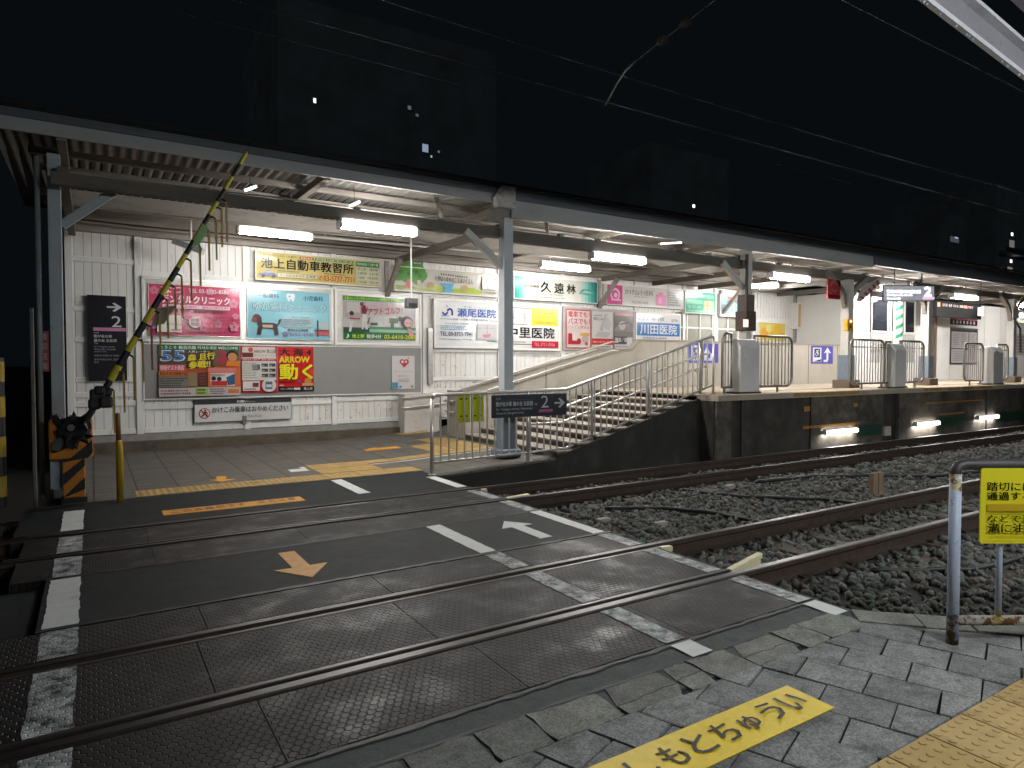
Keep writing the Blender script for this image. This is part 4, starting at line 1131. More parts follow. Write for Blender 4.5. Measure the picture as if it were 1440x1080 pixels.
f.text('夜間診療　新設　美容歯科　訪問有り', .14, .455, .84, .51, '#4a1830', .01)
f.rect(.08, .06, .34, .40, '#dcd6cc'); f.rect(.19, .06, .205, .40, '#b8b09c'); f.rect(.08, .21, .34, .225, '#b8b09c'); f.rect(.22, .09, .33, .12, '#c4907c'); f.rect(.11, .29, .17, .33, '#9aa89a')
f.circ(.485, .27, .068, '#e4d4d4'); f.text('診療', .44, .275, .53, .345, '#8c3050', .01); f.text('時間', .44, .195, .53, .265, '#8c3050', .01)
f.text('月～金　午前９時半～１３時', .58, .35, .92, .40, '#54203a', .01); f.text('午後２時半～２０時', .68, .29, .92, .335, '#54203a', .01); f.text('土　午前９時～１３時', .64, .23, .92, .275, '#54203a', .01)
f.text('休診／日曜・祝日・木曜午後', .56, .13, .93, .175, '#54203a', .01); f.scribble(.40, .05, .95, .09, 1, '#54203a', 3)
done(f)
f = sign('poster', 'light blue dental clinic poster with a dark brown dachshund and outlined lettering', 'poster', 2.54, 4.15, 2.03, 3.01, '#86bfce', M_alu, 0.012, 13.438, 13.455)
f.text('一般歯科', .12, .84, .37, .93, '#1f3a5c', .02); f.text('小児歯科', .67, .82, .92, .92, '#1f3a5c', .02)
f.circ(.49, .90, .032, '#dfe6e8', 14); f.circ(.535, .90, .032, '#dfe6e8', 14); f.poly([(.46, .89), (.565, .89), (.55, .79), (.53, .79), (.515, .85), (.50, .79), (.48, .79)], '#dfe6e8'); f.circ(.50, .89, .010, '#a0506c', 8)
f.text('ゆか歯科クリニック', .06, .57, .965, .755, '#4a6470', .034); f.text('ゆか歯科クリニック', .065, .575, .96, .75, '#a8d2da', .012)
br = '#3c1c1e'
f.poly([(.12, .22), (.34, .20), (.36, .30), (.30, .33), (.14, .33)], br); f.circ(.105, .42, .05, '#54201f', 14); f.poly([(.04, .36), (.08, .33), (.12, .36), (.12, .42), (.06, .44)], '#7c3a30'); f.poly([(.10, .42), (.16, .44), (.17, .30), (.12, .26)], br)
f.poly([(.12, .24), (.17, .24), (.15, .08), (.10, .08)], br); f.poly([(.30, .24), (.35, .24), (.36, .08), (.31, .08)], br); f.poly([(.33, .27), (.37, .30), (.40, .42), (.365, .40), (.355, .33)], br); f.rect(.17, .23, .29, .29, '#b89a8a')
f.rect(.41, .26, .78, .44, '#9fb6bc'); f.text('月火水木金土', .52, .45, .76, .48, '#48606a', .01); f.scribble(.42, .28, .76, .42, 4, '#6f8a94', 5)
f.rect(.47, .175, .72, .215, '#2c4654'); f.text('池上駅徒歩１分', .49, .18, .70, .21, '#b0d0d8', .01)
f.text('☎3752-4740', .40, .055, .79, .15, '#83458f', .012)
f.rect(.82, .10, .99, .185, '#c44a52'); f.rect(.80, .185, .99, .205, '#152028'); f.rect(.835, .06, .85, .41, '#152028'); f.rect(.855, .22, .98, .38, '#a8b8bc')
done(f)
f = sign('poster_case', 'cream framed case holding the green indoor golf poster', 'poster case', 4.25, 6.20, 1.94, 3.10, mat('case_back', (0.50, 0.485, 0.46), 0.4), M_wfr, 0.05, 13.46); done(f)
f = sign('poster', 'green and white indoor golf poster with a golfer and yellow phone number', 'poster', 4.42, 6.06, 2.06, 2.98, '#b9b4b2', M_alu, 0.004, 13.438, 13.455)
f.rect(0, 0, 1, .15, '#17672a'); f.rect(0, .90, 1, 1, '#2f7d22'); f.text('手厚いレッスンがゆったりプレー 24時間お好きな時間に！', .02, .915, .80, .985, '#b6d84a', .015); f.rect(.83, .915, .98, .985, '#bcd6c0'); f.scribble(.84, .925, .97, .975, 2, '#2f6a3c', 2)
f.rect(0, .15, .35, .28, '#27472c'); f.rect(.35, .18, 1, .25, '#8fb79c'); f.rect(.35, .25, 1, .31, '#3f7d48'); f.rect(.3, .15, 1, .18, '#1f6a38')
f.rect(.02, .52, .30, .88, '#a49e9c'); f.rect(.05, .62, .22, .86, '#b8b3b0'); f.rect(.36, .34, .46, .40, '#2d3d30'); f.rect(.55, .36, .70, .56, '#c6c2ba')
f.poly([(.24, .60), (.30, .58), (.33, .76), (.27, .80), (.235, .74)], '#6c1c28'); f.circ(.245, .82, .025, '#5a3a30', 12); f.poly([(.255, .60), (.315, .58), (.31, .42), (.325, .24), (.29, .24), (.28, .42), (.265, .24), (.24, .24)], '#cfcac4'); f.poly([(.33, .36), (.355, .52), (.34, .52), (.315, .38)], '#2a2a2a')
f.circ(.11, .60, .03, '#3a302c', 10); f.rect(.08, .47, .22, .50, '#a83a44'); f.poly([(.07, .18), (.10, .18), (.13, .42), (.09, .42)], '#c8c8c4')
f.rect(.62, .40, .74, .52, '#5a6a4a'); f.rect(.64, .28, .68, .40, '#4a5848'); f.rect(.75, .46, .80, .56, '#34383a')
f.circ(.865, .43, .085, '#3c1f26', 16); f.circ(.885, .42, .058, '#d8a6a8', 14); f.poly([(.87, .30), (.94, .26), (.97, .12), (.90, .10), (.885, .22)], '#d68ea0'); f.rect(.855, .40, .87, .43, '#40242c'); f.rect(.90, .40, .915, .43, '#40242c')
f.text('はじめるなら', .30, .74, .72, .86, '#dfb6bc', .02, .12); f.text('アフトゴルフ！', .32, .60, .80, .76, '#b83848', .03, .14)
f.text('池上駅', .11, .035, .27, .125, '#b4d83a', .03); f.text('徒歩4分', .30, .035, .50, .125, '#dfe8d6', .03); f.text('03-6410-2085', .54, .03, .99, .125, '#d2d236', .03); f.text('♪', .03, .03, .07, .13, '#e8e8e0', .02)
done(f)
# grey notice board with posters
f = sign('notice_board', 'long grey notice board below the poster cases with three red posters and one white notice', 'notice board', 0.77, 6.20, 0.90, 1.93, mat('grey_board', (0.20, 0.195, 0.19), 0.5, var=0.06, scale=3), M_wfr, 0.025, 13.48); done(f)
def flyer(label, x0, x1, z0, z1, col):
    return sign('poster', label, 'poster', x0, x1, z0, z1, col, M_wfr, 0.0, 13.460, 13.486)
f = flyer('busy green, orange and yellow game hall poster, leftmost on the grey notice board', 1.02, 2.40, 0.96, 1.90, '#b0563c')
f.rect(0, .905, 1, 1, '#14602e'); f.text('ようこそ 歓迎光臨 어서오세요 WELCOME', .02, .92, .98, .985, '#d8e4d4', .02)
f.rect(0, .62, .33, .905, '#4a4038'); f.rect(.33, .55, .68, .905, '#38282a'); f.rect(.66, .60, 1, .905, '#6a5040')
f.text('55', .03, .69, .31, .89, '#d8e0ea', .07); f.text('55', .04, .70, .30, .88, '#3c78b8', .03)
f.poly([(.72, .905), (.80, .905), (.86, .80), (.80, .62), (.70, .68), (.78, .78)], '#a83040'); f.poly([(.80, .905), (.86, .905), (.84, .80)], '#2f6a48')
f.circ(.90, .80, .075, '#241a18', 16); f.circ(.905, .77, .06, '#c48a5c', 16); f.poly([(.82, .58), (1, .58), (1, .70), (.92, .68), (.84, .70)], '#d87a28')
f.text('人気レーサー', .35, .85, .62, .895, '#e8e4d8', .02); f.text('森 且行', .35, .71, .68, .84, '#e2cc2c', .05, .14); f.text('参戦!!', .36, .55, .62, .69, '#e2cc2c', .05, .14)
f.rect(.01, .50, .31, .615, '#c8606a'); f.text('特別ゲスト来店', .02, .51, .30, .605, '#f0c4c8', .03); f.rect(.0, .40, .30, .49, '#c47a34'); f.text('景品大放出開催中', .01, .41, .30, .48, '#7a2018', .02)
f.rect(0, .18, .36, .39, '#7a7870'); f.scribble(.01, .19, .34, .37, 4, '#4e4c48', 8); f.rect(.345, .19, .46, .46, '#8a7a56'); f.rect(.47, .18, .59, .46, '#4a3430'); f.scribble(.48, .2, .58, .44, 4, '#8c4038', 4)
f.rect(.59, .17, 1, .56, '#d0683c'); f.rect(.60, .47, .95, .55, '#c87878'); f.rect(.62, .19, .93, .45, '#cfc8c4'); f.poly([(.84, .20), (.93, .22), (.93, .44), (.82, .36)], '#3a5c80'); f.circ(.66, .34, .03, '#202028', 12); f.circ(.73, .33, .03, '#2c3038', 12); f.rect(.63, .20, .83, .29, '#b83038'); f.scribble(.63, .38, .82, .44, 2, '#906060', 5)
f.rect(0, 0, 1, .165, '#b9b2b0'); f.rect(.43, .0, .59, .175, '#a8b878'); f.scribble(.02, .03, .40, .14, 2, '#8a5a68', 6); f.scribble(.61, .02, .82, .15, 3, '#80606a', 7); f.rect(.84, .04, .98, .13, '#c87a4a'); f.scribble(.45, .03, .57, .15, 2, '#5a7038', 9)
done(f)
f = flyer('red and white game hall leaflet with small photos, middle of the three red posters', 2.42, 3.09, 0.99, 1.90, '#b8343e')
f.poly([(.05, .98), (.95, .98), (.98, .72), (.02, .72)], '#d6cec8'); f.text('ARROW 池上店', .36, .85, .96, .93, '#3a3434', .02); f.circ(.27, .92, .07, '#c45040', 14); f.rect(.04, .76, .34, .86, '#6a2c28'); f.text('グランドオープン', .36, .775, .95, .83, '#b89038', .02)
f.rect(.04, .685, .47, .735, '#a82832'); f.rect(.53, .685, .96, .735, '#a82832'); f.text('遊技台のご案内', .06, .693, .45, .727, '#e8d8d4', .01); f.text('新台入替予定', .57, .693, .93, .727, '#e8d8d4', .01)
f.rect(.03, .27, .97, .68, '#d2cec6'); f.rect(.30, .49, .52, .61, '#5a6470'); f.scribble(.05, .30, .50, .66, 7, '#a8a294', 3, .5)
for i in range(3):
    for j in range(2): f.rect(.56 + .21 * j, .56 - .11 * i, .74 + .21 * j, .63 - .11 * i, '#4a4a52'); f.rect(.57 + .21 * j, .565 - .11 * i, .64 + .21 * j, .60 - .11 * i, '#9a8a84')
f.rect(.04, .05, .50, .25, '#d8d2cc'); f.rect(.30, .13, .47, .22, '#7a3a40'); f.scribble(.06, .06, .47, .11, 1, '#7a5a5a', 5); f.circ(.76, .16, .20, '#d2ccc4', 22); f.rect(.66, .08, .85, .24, '#5a6a80'); f.rect(.68, .12, .83, .18, '#c8ccd0')
done(f)
f = flyer('bright red game hall poster with big yellow characters, rightmost of the three red posters', 3.11, 3.81, 1.01, 1.89, '#c42a2a')
f.poly([(.0, .60), (.0, .80), (.3, .9), (.2, .7)], '#d23c38'); f.poly([(1, .3), (1, .5), (.7, .55)], '#d43a34'); f.text('大 海 4', .05, .81, .93, .965, '#2a0c10', .05); f.text('ARROW', .03, .645, .88, .785, '#d89a20', .06); f.text('ARROW', .04, .65, .87, .78, '#e6d428', .03)
f.text('動く', .04, .26, .97, .62, '#5a1010', .07); f.text('動く', .05, .27, .96, .61, '#e6dc22', .045)
f.scribble(.04, .18, .50, .24, 1, '#5a1010', 4); f.circ(.83, .22, .10, '#c8863c', 16); f.rect(.66, .12, .97, .18, '#c89a6a'); f.circ(.58, .22, .045, '#7a4c8a', 12); f.rect(0, 0, 1, .105, '#2a2224'); f.text('平日１０時開店', .05, .03, .40, .08, '#b8a8a4', .01); f.text('池上店', .70, .025, .95, .085, '#e0d8d4', .02); f.rect(.42, .03, .60, .08, '#d0c4c0'); f.rect(.03, .12, .14, .15, '#d8a8a0')
done(f)
f = flyer('small white notice with a red heart at the right end of the grey notice board', 5.50, 6.03, 1.01, 1.73, '#cfc9c8')
f.circ(.44, .82, .11, '#b8443c', 18); f.circ(.63, .82, .11, '#b8443c', 18); f.poly([(.34, .79), (.73, .79), (.535, .64)], '#b8443c'); f.circ(.45, .82, .065, '#d6c8c6', 14); f.circ(.61, .82, .05, '#d6c8c6', 14); f.circ(.535, .76, .03, '#b8443c', 10); f.circ(.72, .93, .03, '#b8443c', 8)
f.text('マタニティマークをご存じですか', .10, .50, .90, .545, '#8a8080', .0); f.text('席をゆずりましょう', .24, .37, .78, .41, '#b04c44', .01); f.scribble(.25, .20, .85, .32, 3, '#a8a0a0', 4); f.rect(.0, .02, .24, .20, '#4f8fae'); f.rect(.30, .03, .40, .10, '#6a90a4'); f.rect(.82, .03, .92, .10, '#8a8080')
done(f)
f = sign('notice_sign', 'low white no-rushing sign with grey top band and red prohibition ring', 'sign', 1.60, 3.36, 0.46, 0.88, '#d4d3d2', M_dark, 0.004, 13.47)
f.rect(0, .80, 1, 1, '#3f4145'); f.text('お願い', .42, .84, .53, .96, '#e0e0e0', .03); f.text('Notice', .54, .85, .61, .92, '#b0b0b0', .0)
f.circ(.095, .40, .056, '#b8303c', 26); f.circ(.095, .40, .047, '#d4d3d2', 26); f.circ(.102, .53, .010, '#2c2c30', 10)
f.poly([(.075, .48), (.110, .48), (.105, .36), (.085, .36)], '#2c2c30'); f.poly([(.085, .38), (.098, .34), (.07, .24), (.06, .27)], '#2c2c30'); f.poly([(.095, .38), (.108, .36), (.125, .26), (.112, .25)], '#2c2c30'); f.poly([(.108, .46), (.13, .42), (.125, .38), (.105, .42)], '#2c2c30'); f.poly([(.055, .53), (.062, .58), (.137, .27), (.130, .22)], '#b8303c')
f.text('かけこみ乗車はおやめください', .17, .40, .965, .68, '#303036', .012); f.text('Do Not Rush', .47, .14, .68, .29, '#8a8a8e', .0)
done(f)

# upper row of lit-up advertising boards
f = sign('advertising_board', 'long cream driving-school board with big black lettering and an orange phone number', 'advertising board', 2.70, 5.26, 3.18, 3.75, '#cfc07c', M_wfr, 0.02, 13.40)
f.text('日吉より無料送迎バス運行！', .03, .86, .31, .94, '#5a5a48', .01); f.rect(.33, .84, .44, .94, '#b85a48'); f.text('普通自動車', .34, .855, .43, .925, '#f0dcd0', .01)
for i, s in enumerate(('準中型車', '自動二輪', '大型二輪')): f.rect(.45 + .107 * i, .84, .55 + .107 * i, .93, '#4a8a70'); f.text(s, .46 + .107 * i, .855, .54 + .107 * i, .915, '#dce8d8', .01)
f.text('池上自動車教習所', .035, .42, .765, .80, '#221f1c', .028)
f.poly([(.02, .16), (.15, .10), (.15, .20), (.13, .26), (.05, .24), (.02, .22)], '#7c84a8'); f.poly([(.05, .24), (.12, .25), (.105, .33), (.07, .34)], '#8a92b4'); f.circ(.05, .13, .013, '#3a3c48', 10); f.circ(.125, .12, .013, '#3a3c48', 10); f.rect(.06, .25, .11, .31, '#b8bcc8')
f.scribble(.16, .32, .33, .37, 1, '#7a705a', 5); f.rect(.155, .10, .38, .28, '#7a7868'); f.rect(.158, .115, .377, .265, '#d8d2b4'); f.text('池上自動車教習所', .17, .14, .365, .24, '#6a6a60', .0); f.rect(.39, .10, .465, .27, '#7a7868'); f.rect(.393, .115, .462, .255, '#d8d2b4'); f.text('検索', .40, .14, .45, .24, '#5a5a54', .01)
f.scribble(.52, .33, .70, .38, 1, '#6a4a38', 5); f.text('✆', .475, .08, .505, .27, '#c05a28', .02); f.text('03-5737-7711', .515, .08, .768, .29, '#c05a28', .025)
f.rect(.785, .74, .985, .93, '#3f8a5c'); f.text('無料送迎バス乗り場', .795, .78, .975, .89, '#dce8dc', .01)
for i, s in enumerate(('池上駅・蒲田駅', '大森町駅・立会川駅', '大森駅・大森海岸駅', '平和島駅・西馬込駅')): f.rect(.785, .56 - .17 * i, .985, .715 - .17 * i, '#d2d0b0'); f.text(s, .795, .59 - .17 * i, .975, .69 - .17 * i, '#4f5f54', .008)
done(f)
f = sign('advertising_board', 'white nursery board with a painted green tree, meadow and blue pond', 'advertising board', 5.56, 8.22, 3.13, 3.68, '#cfcbc2', M_wfr, 0.02, 13.40)
f.poly([(0, .04), (.42, .04), (.58, .04), (.80, .04), (.84, .16), (.74, .34), (.62, .24), (.50, .22), (.36, .34), (.30, .22), (0, .20)], '#a8b850'); f.poly([(0, .04), (.40, .04), (.30, .16), (0, .24)], '#8f9c34')
for u, v, r in ((.06, .78, .07), (.13, .86, .08), (.20, .80, .08), (.10, .66, .06), (.20, .66, .07), (.03, .66, .05), (.24, .72, .05)): f.circ(u, v, r, '#4f9238', 16)
for u, v in ((.05, .80), (.12, .72), (.19, .82), (.22, .66), (.15, .88)): f.circ(u, v, .018, '#3c7a2c', 8)
f.poly([(.09, .12), (.15, .12), (.135, .52), (.105, .52)], '#c4683c'); f.poly([(.06, .12), (.18, .12), (.15, .20), (.09, .20)], '#c4683c')
f.poly([(.40, .44), (.53, .44), (.55, .54), (.52, .24), (.53, .04), (.43, .04), (.46, .26)], '#58a8cc'); f.circ(.32, .30, .028, '#b89a58', 12); f.circ(.21, .40, .02, '#d8c8a8', 10); f.circ(.65, .28, .03, '#c8a878', 12)
f.text('くがはらゆめのこえほいくえん', .36, .50, .73, .72, '#5a5450', .02, -.12)
for i, c in enumerate(('#c05048', '#4f9a58', '#c89a38', '#4a7ab0')*3): f.circ(.42 + .022 * i, .82 - .004 * i, .008, c, 8)
f.rect(.82, .28, .985, .88, '#dad6d0'); f.rect(.87, .28, .88, .88, '#c8a890'); f.rect(.82, .62, .985, .64, '#c8a890'); f.rect(.93, .4, .94, .88, '#c8a890'); f.circ(.955, .76, .014, '#b84840', 8); f.scribble(.83, .10, .985, .20, 1, '#6a645c', 4)
done(f)
f = sign('advertising_board', 'cream board with teal ends and black brush calligraphy', 'advertising board', 8.62, 11.22, 3.12, 3.70, '#cbcabf', M_wfr, 0.022, 13.40)
for i, c in enumerate(('#1f8f80', '#3f9f90', '#64ae9f', '#8abcae', '#aac4b8')): f.rect(.0 + .028 * i, 0, .028 * (i + 1), 1, c)
for i, c in enumerate(('#aac4b8', '#8abcae', '#5fa99c', '#3f948a', '#2c7f7a')): f.rect(.80 + .04 * i, 0, .84 + .04 * i, 1, c)
f.text('永代供養廟', .10, .52, .28, .66, '#4a4a44', .0); f.text('久', .30, .36, .42, .84, '#16140f', .03); f.text('遠', .46, .34, .575, .82, '#16140f', .03); f.text('林', .61, .36, .72, .80, '#16140f', .03)
f.text('池上本門寺塔頭', .34, .20, .56, .29, '#5a5a50', .0); f.scribble(.22, .08, .70, .14, 1, '#6a6a60', 7); f.poly([(.76, .40), (.80, .62), (.90, .64), (.96, .44), (.88, .34)], '#4f9a94'); f.poly([(.78, .42), (.84, .58), (.94, .46)], '#8fbdb6')
done(f)
f = sign('advertising_board', 'white and pink children clinic board with grey lettering', 'advertising board', 11.52, 14.40, 3.12, 3.68, '#cdc8c4', M_wfr, 0.02, 13.40)
f.rect(0, 0, .19, 1, '#c44a86'); f.circ(.10, .52, .06, '#dcb4c8', 16); f.circ(.10, .50, .042, '#c44a86', 14); f.circ(.105, .48, .024, '#dcb4c8', 12); f.rect(.05, .20, .17, .27, '#dcb4c8')
f.text('かげ山小児科', .22, .56, .585, .84, '#5f6258', .008); f.text('院長 影山', .34, .44, .50, .51, '#7a7a74', .0); f.text('TEL3752-8182', .30, .12, .52, .24, '#5f6258', .01)
f.rect(.62, .08, .76, .66, '#cf7aa4'); f.rect(.66, .66, .72, .78, '#cf7aa4'); f.rect(.655, .2, .70, .5, '#dca0c0'); f.rect(.79, .08, .97, .9, '#b8b8b6'); f.scribble(.80, .1, .96, .86, 6, '#5f6468', 3)
done(f)
f = sign('advertising_board', 'small turquoise board with a beige map next to the children clinic board', 'advertising board', 14.46, 15.76, 3.02, 3.67, '#5fae96', M_wfr, 0.022, 13.40)
f.text('池上中央歯科医院', .06, .74, .94, .90, '#c4e0d0', .02); f.rect(.04, .44, .56, .62, '#8cc4b0'); f.rect(.60, .14, .94, .60, '#c8b890'); f.rect(.72, .14, .75, .60, '#b08a70'); f.rect(.60, .36, .94, .40, '#b08a70'); f.text('TEL 3751-0006', .06, .22, .52, .34, '#d0e4d8', .02); f.scribble(.06, .06, .9, .12, 1, '#bcd8cc', 4)
done(f)
f = sign('advertising_board', 'small pale blue board partly behind the column with brown cladding', 'advertising board', 15.95, 17.3, 2.98, 3.66, '#b4cdd6', M_wfr, 0.022, 13.40)
f.rect(.24, .80, .80, .92, '#c88a88'); f.text('池上整骨院', .20, .62, .90, .78, '#48627a', .02); f.rect(.50, .10, .96, .55, '#8fc0bc'); f.scribble(.06, .12, .46, .55, 5, '#6a8a9c', 6); f.circ(.10, .20, .06, '#8a7468', 12)
done(f)

# second row right of the column
f = sign('advertising_board', 'white clinic board with blue lettering and a phone line left of the cream column', 'advertising board', 6.50, 8.24, 1.91, 3.02, mat('clinic_white', (0.60, 0.60, 0.60), 0.16, var=0.03), M_wfr, 0.05, 13.43)
f.k += 1
def arcband(f, cu, cv, r, w, a0, a1, c):
    asp = f.u.length / f.w.length; f.k += 1; n = 12; P = []
    for i in range(n + 1):
        a = R(a0 + (a1 - a0) * i / n); P.append(((cu + (r + w) * math.cos(a), cv + (r + w) * asp * math.sin(a)), (cu + (r - w) * math.cos(a), cv + (r - w) * asp * math.sin(a))))
    for p, q in zip(P[:-1], P[1:]): f.pic.poly([f.P(*p[0], f.k), f.P(*q[0], f.k), f.P(*q[1], f.k), f.P(*p[1], f.k)], ink(c))
arcband(f, .14, .765, .035, .014, 180, 360, '#2a4a9c'); arcband(f, .215, .775, .035, .014, 0, 180, '#2a4a9c'); f.rect(.236, .69, .264, .775, '#2a4a9c'); f.rect(.08, .665, .20, .685, '#7a8ab0'); f.circ(.17, .90, .012, '#c87a8a', 8)
f.text('せ お い い ん', .42, .88, .82, .915, '#7a7a80', .0); f.text('瀬尾医院', .33, .67, .955, .865, '#3a62b4', .02); f.text('内科・小児科・日本東洋医学会', .26, .585, .82, .63, '#3a3c44', .01); f.rect(.06, .603, .25, .612, '#3a3c44'); f.rect(.84, .595, .985, .604, '#3a3c44')
f.text('月火水木金土　診療時間', .14, .49, .50, .53, '#6a7080', .0); f.scribble(.06, .36, .50, .47, 3, '#8ab0cc', 3); f.text('TEL.03-3753-7741', .06, .225, .56, .325, '#34406c', .015); f.text('https://www.seo-clinic.jp', .05, .13, .55, .18, '#4a5068', .0)
f.rect(.64, .16, .97, .52, '#c8c4c4'); f.poly([(.72, .27), (.88, .30), (.84, .22), (.76, .20)], '#d08a98'); f.rect(.66, .42, .96, .43, '#c0a0a0'); f.rect(.80, .2, .81, .52, '#b8a8a8'); f.scribble(.80, .11, .97, .145, 1, '#4a4a50', 4)
done(f)
f = sign('advertising_board', 'white clinic board with bold black lettering and a yellow square, right of the cream column', 'advertising board', 8.26, 10.02, 1.88, 3.02, mat('clinic_white2', (0.56, 0.55, 0.54), 0.16, var=0.03), M_wfr, 0.05, 13.43)
f.rect(0, .935, 1, .95, '#2c2a28'); f.rect(0, .09, 1, .105, '#2c2a28'); f.rect(.50, .55, .985, .97, '#d8c22c'); f.text('内科', .12, .62, .20, .90, '#8a8684', .0); f.text('小児科', .33, .60, .40, .90, '#8a8684', .0); f.scribble(.02, .54, .46, .58, 1, '#7a7674', 4); f.text('平日夜間も診療', .58, .83, .90, .88, '#8a6a18', .0); f.text('土曜　午後', .60, .73, .80, .78, '#8a6a18', .0); f.text('池上駅より徒歩３分', .56, .60, .92, .65, '#8a6a18', .0)
f.text('中里医院', .075, .25, .91, .50, '#1a1816', .028); f.rect(.50, .02, .985, .18, '#b4283c'); f.text('TEL.3751-0006', .54, .06, .92, .14, '#d88a94', .015); f.scribble(.02, .13, .48, .17, 1, '#8a8684', 5)
done(f)
f = sign('poster_case', 'grey metal case holding three posters above the ramp parapet', 'poster case', 10.10, 12.53, 1.90, 3.02, mat('grey_case', (0.27, 0.24, 0.225), 0.45, var=0.1), M_grfr, 0.05, 13.45); done(f)
f = sign('poster', 'white poster with red hand lettering and red shoes drawn below, left in the grey case', 'poster', 10.20, 11.0, 1.96, 2.95, '#d2c6c2', M_wfr, 0.0, 13.424, 13.445)
f.rect(.0, .0, 1, .02, '#b83c40'); f.rect(0, .97, 1, 1, '#b83c40'); f.rect(0, 0, .03, 1, '#b83c40'); f.rect(.97, 0, 1, 1, '#b83c40')
f.text('電車でも！', .08, .80, .94, .95, '#c04048', .03); f.text('バスでも！', .08, .62, .94, .77, '#c04048', .03); f.text('どんどん貯まる', .08, .50, .92, .59, '#c86a68', .01); f.text('ポイント', .10, .42, .60, .48, '#c88a80', .01); f.poly([(.06, .10), (.55, .10), (.55, .18), (.24, .20), (.22, .38), (.07, .38)], '#a82c34'); f.circ(.5, .18, .09, '#a82c34', 12); f.circ(.76, .24, .14, '#b8a49c', 14); f.rect(.55, .32, .92, .40, '#c89a58'); f.circ(.8, .12, .06, '#c05a50', 12)
done(f)
f = sign('poster', 'pale sketch poster with a red bottom band, middle in the grey case', 'poster', 11.04, 11.76, 1.96, 2.93, '#c2bebc', M_wfr, 0.0, 13.424, 13.445)
f.rect(0, .10, 1, .27, '#b83438'); f.text('沿線さんぽスタンプラリー', .04, .15, .96, .21, '#e0c0b8', .01); f.text('街と人', .06, .76, .52, .84, '#4a4442', .01); f.scribble(.06, .86, .5, .92, 1, '#8a8684', 3); f.poly([(.34, .5), (.60, .95), (.72, .95), (.46, .46)], '#a8a4a4'); f.poly([(.50, .60), (.66, .88), (.92, .70), (.80, .48)], '#b2aeae'); f.poly([(.1, .32), (.7, .30), (.9, .44), (.3, .46)], '#aeaaa8'); f.scribble(.06, .02, .94, .08, 1, '#8a8684', 2)
done(f)
f = sign('poster', 'dark monochrome photo poster with black title band, right in the grey case', 'poster', 11.80, 12.46, 1.96, 2.93, '#8a8280', M_wfr, 0.0, 13.424, 13.445)
f.rect(0, .92, 1, 1, '#b48a8c'); f.poly([(.0, .55), (.34, .72), (.6, .78), (1, .60), (1, .92), (0, .92)], '#6a6462'); f.circ(.42, .64, .18, '#b8b2ac', 16); f.rect(.0, .34, 1, .48, '#7a7470'); f.poly([(.3, .7), (.8, .76), (.82, .72), (.32, .66)], '#5a5452'); f.rect(0, .14, .72, .34, '#4a4648'); f.text('戦前／邸', .04, .19, .68, .31, '#d0ccc8', .02); f.rect(.66, .12, .96, .32, '#c8c8c8'); f.rect(0, 0, 1, .12, '#c4c0be'); f.scribble(.06, .03, .94, .09, 1, '#8a8684', 2)
done(f)
f = sign('advertising_board', 'white clinic board with a blue band of white lettering above the top of the stairs', 'advertising board', 12.56, 14.30, 1.98, 2.98, mat('clinic_white3', (0.56, 0.55, 0.54), 0.16, var=0.03), M_wfr, 0.05, 13.43)
f.text('消化器内科・内科・小児科', .02, .80, .62, .92, '#4a5a98', .02); f.text('肛門科', .80, .80, .96, .88, '#5a5a70', .01); f.rect(0, .34, 1, .74, '#3470b0'); f.text('川田医院', .07, .39, .93, .70, '#dfe4ea', .025); f.scribble(.14, .24, .86, .30, 1, '#5f86b0', 5); f.text('☎3754-0088', .02, .06, .55, .17, '#b05a58', .01); f.rect(.74, .02, .98, .22, '#a8b890')
done(f)

# things on the wall further along
def wallpart(name, label, cat, x0, x1, z0, z1, face, frame, fw, y=13.40):
    return sign(name, label, cat, x0, x1, z0, z1, face, frame, fw, y, 13.54)
b = MB(); b.box((17.42, 13.50, 1.0), (19.4, 13.60, 3.8), mat('white_steel_cladding', (0.60, 0.59, 0.57), 0.4, var=0.05, stretch=(8, 1, 0.3)))
for i in range(14): b.box((17.45 + .14 * i, 13.485, 3.0), (17.49 + .14 * i, 13.50, 3.78), mat('white_steel_cladding2', (0.56, 0.55, 0.54), 0.4))
tag(b.build('steel_wall'), 'white ribbed steel wall behind the column with brown cladding', 'wall')
b = MB(); b.box((19.42, 13.45, 1.0), (25.4, 13.60, 3.85), mat('beige_door_panel', (0.36, 0.335, 0.31), 0.55, var=0.08)); tag(b.build('beige_wall'), 'plain beige wall below the cream signs, seen over the level parapet', 'wall')
f = wallpart('poster', 'yellow blotchy poster right of the column with brown cladding', 'poster', 17.75, 19.1, 2.28, 2.88, '#cdbb62', M_wfr, 0.02, 13.42)
for u, v, r, c in ((.2, .4, .15, '#d89a3c'), (.7, .6, .16, '#d8b03c'), (.5, .3, .1, '#c8a848'), (.35, .7, .1, '#d8cc7c'), (.85, .3, .08, '#d8a040')): f.circ(u, v, r, c, 14)
done(f)
f = wallpart('advertising_board', 'deep cream box sign with orange and dark pictures beside the red-lettered board', 'advertising board', 19.7, 21.9, 2.72, 3.58, '#c2a878', M_wfr, 0.05, 13.25)
f.rect(.05, .10, .95, .9, '#c8a868'); f.text('池上温泉', .30, .70, .85, .86, '#a87828', .03); f.circ(.12, .78, .05, '#d8c070', 12)
for i in range(4): f.circ(.2 + .19 * i, .46, .06, ('#4a2c20', '#7a4630', '#8a6a48', '#5a3020')[i], 12); f.rect(.14 + .19 * i, .28, .27 + .19 * i, .36, '#a8743a')
f.rect(.08, .12, .5, .20, '#b07838'); done(f)
f = wallpart('advertising_board', 'cream board with dark brush script over a red band, near the red square sign', 'advertising board', 22.0, 23.9, 2.62, 3.5, '#b8a284', M_wfr, 0.03, 13.3)
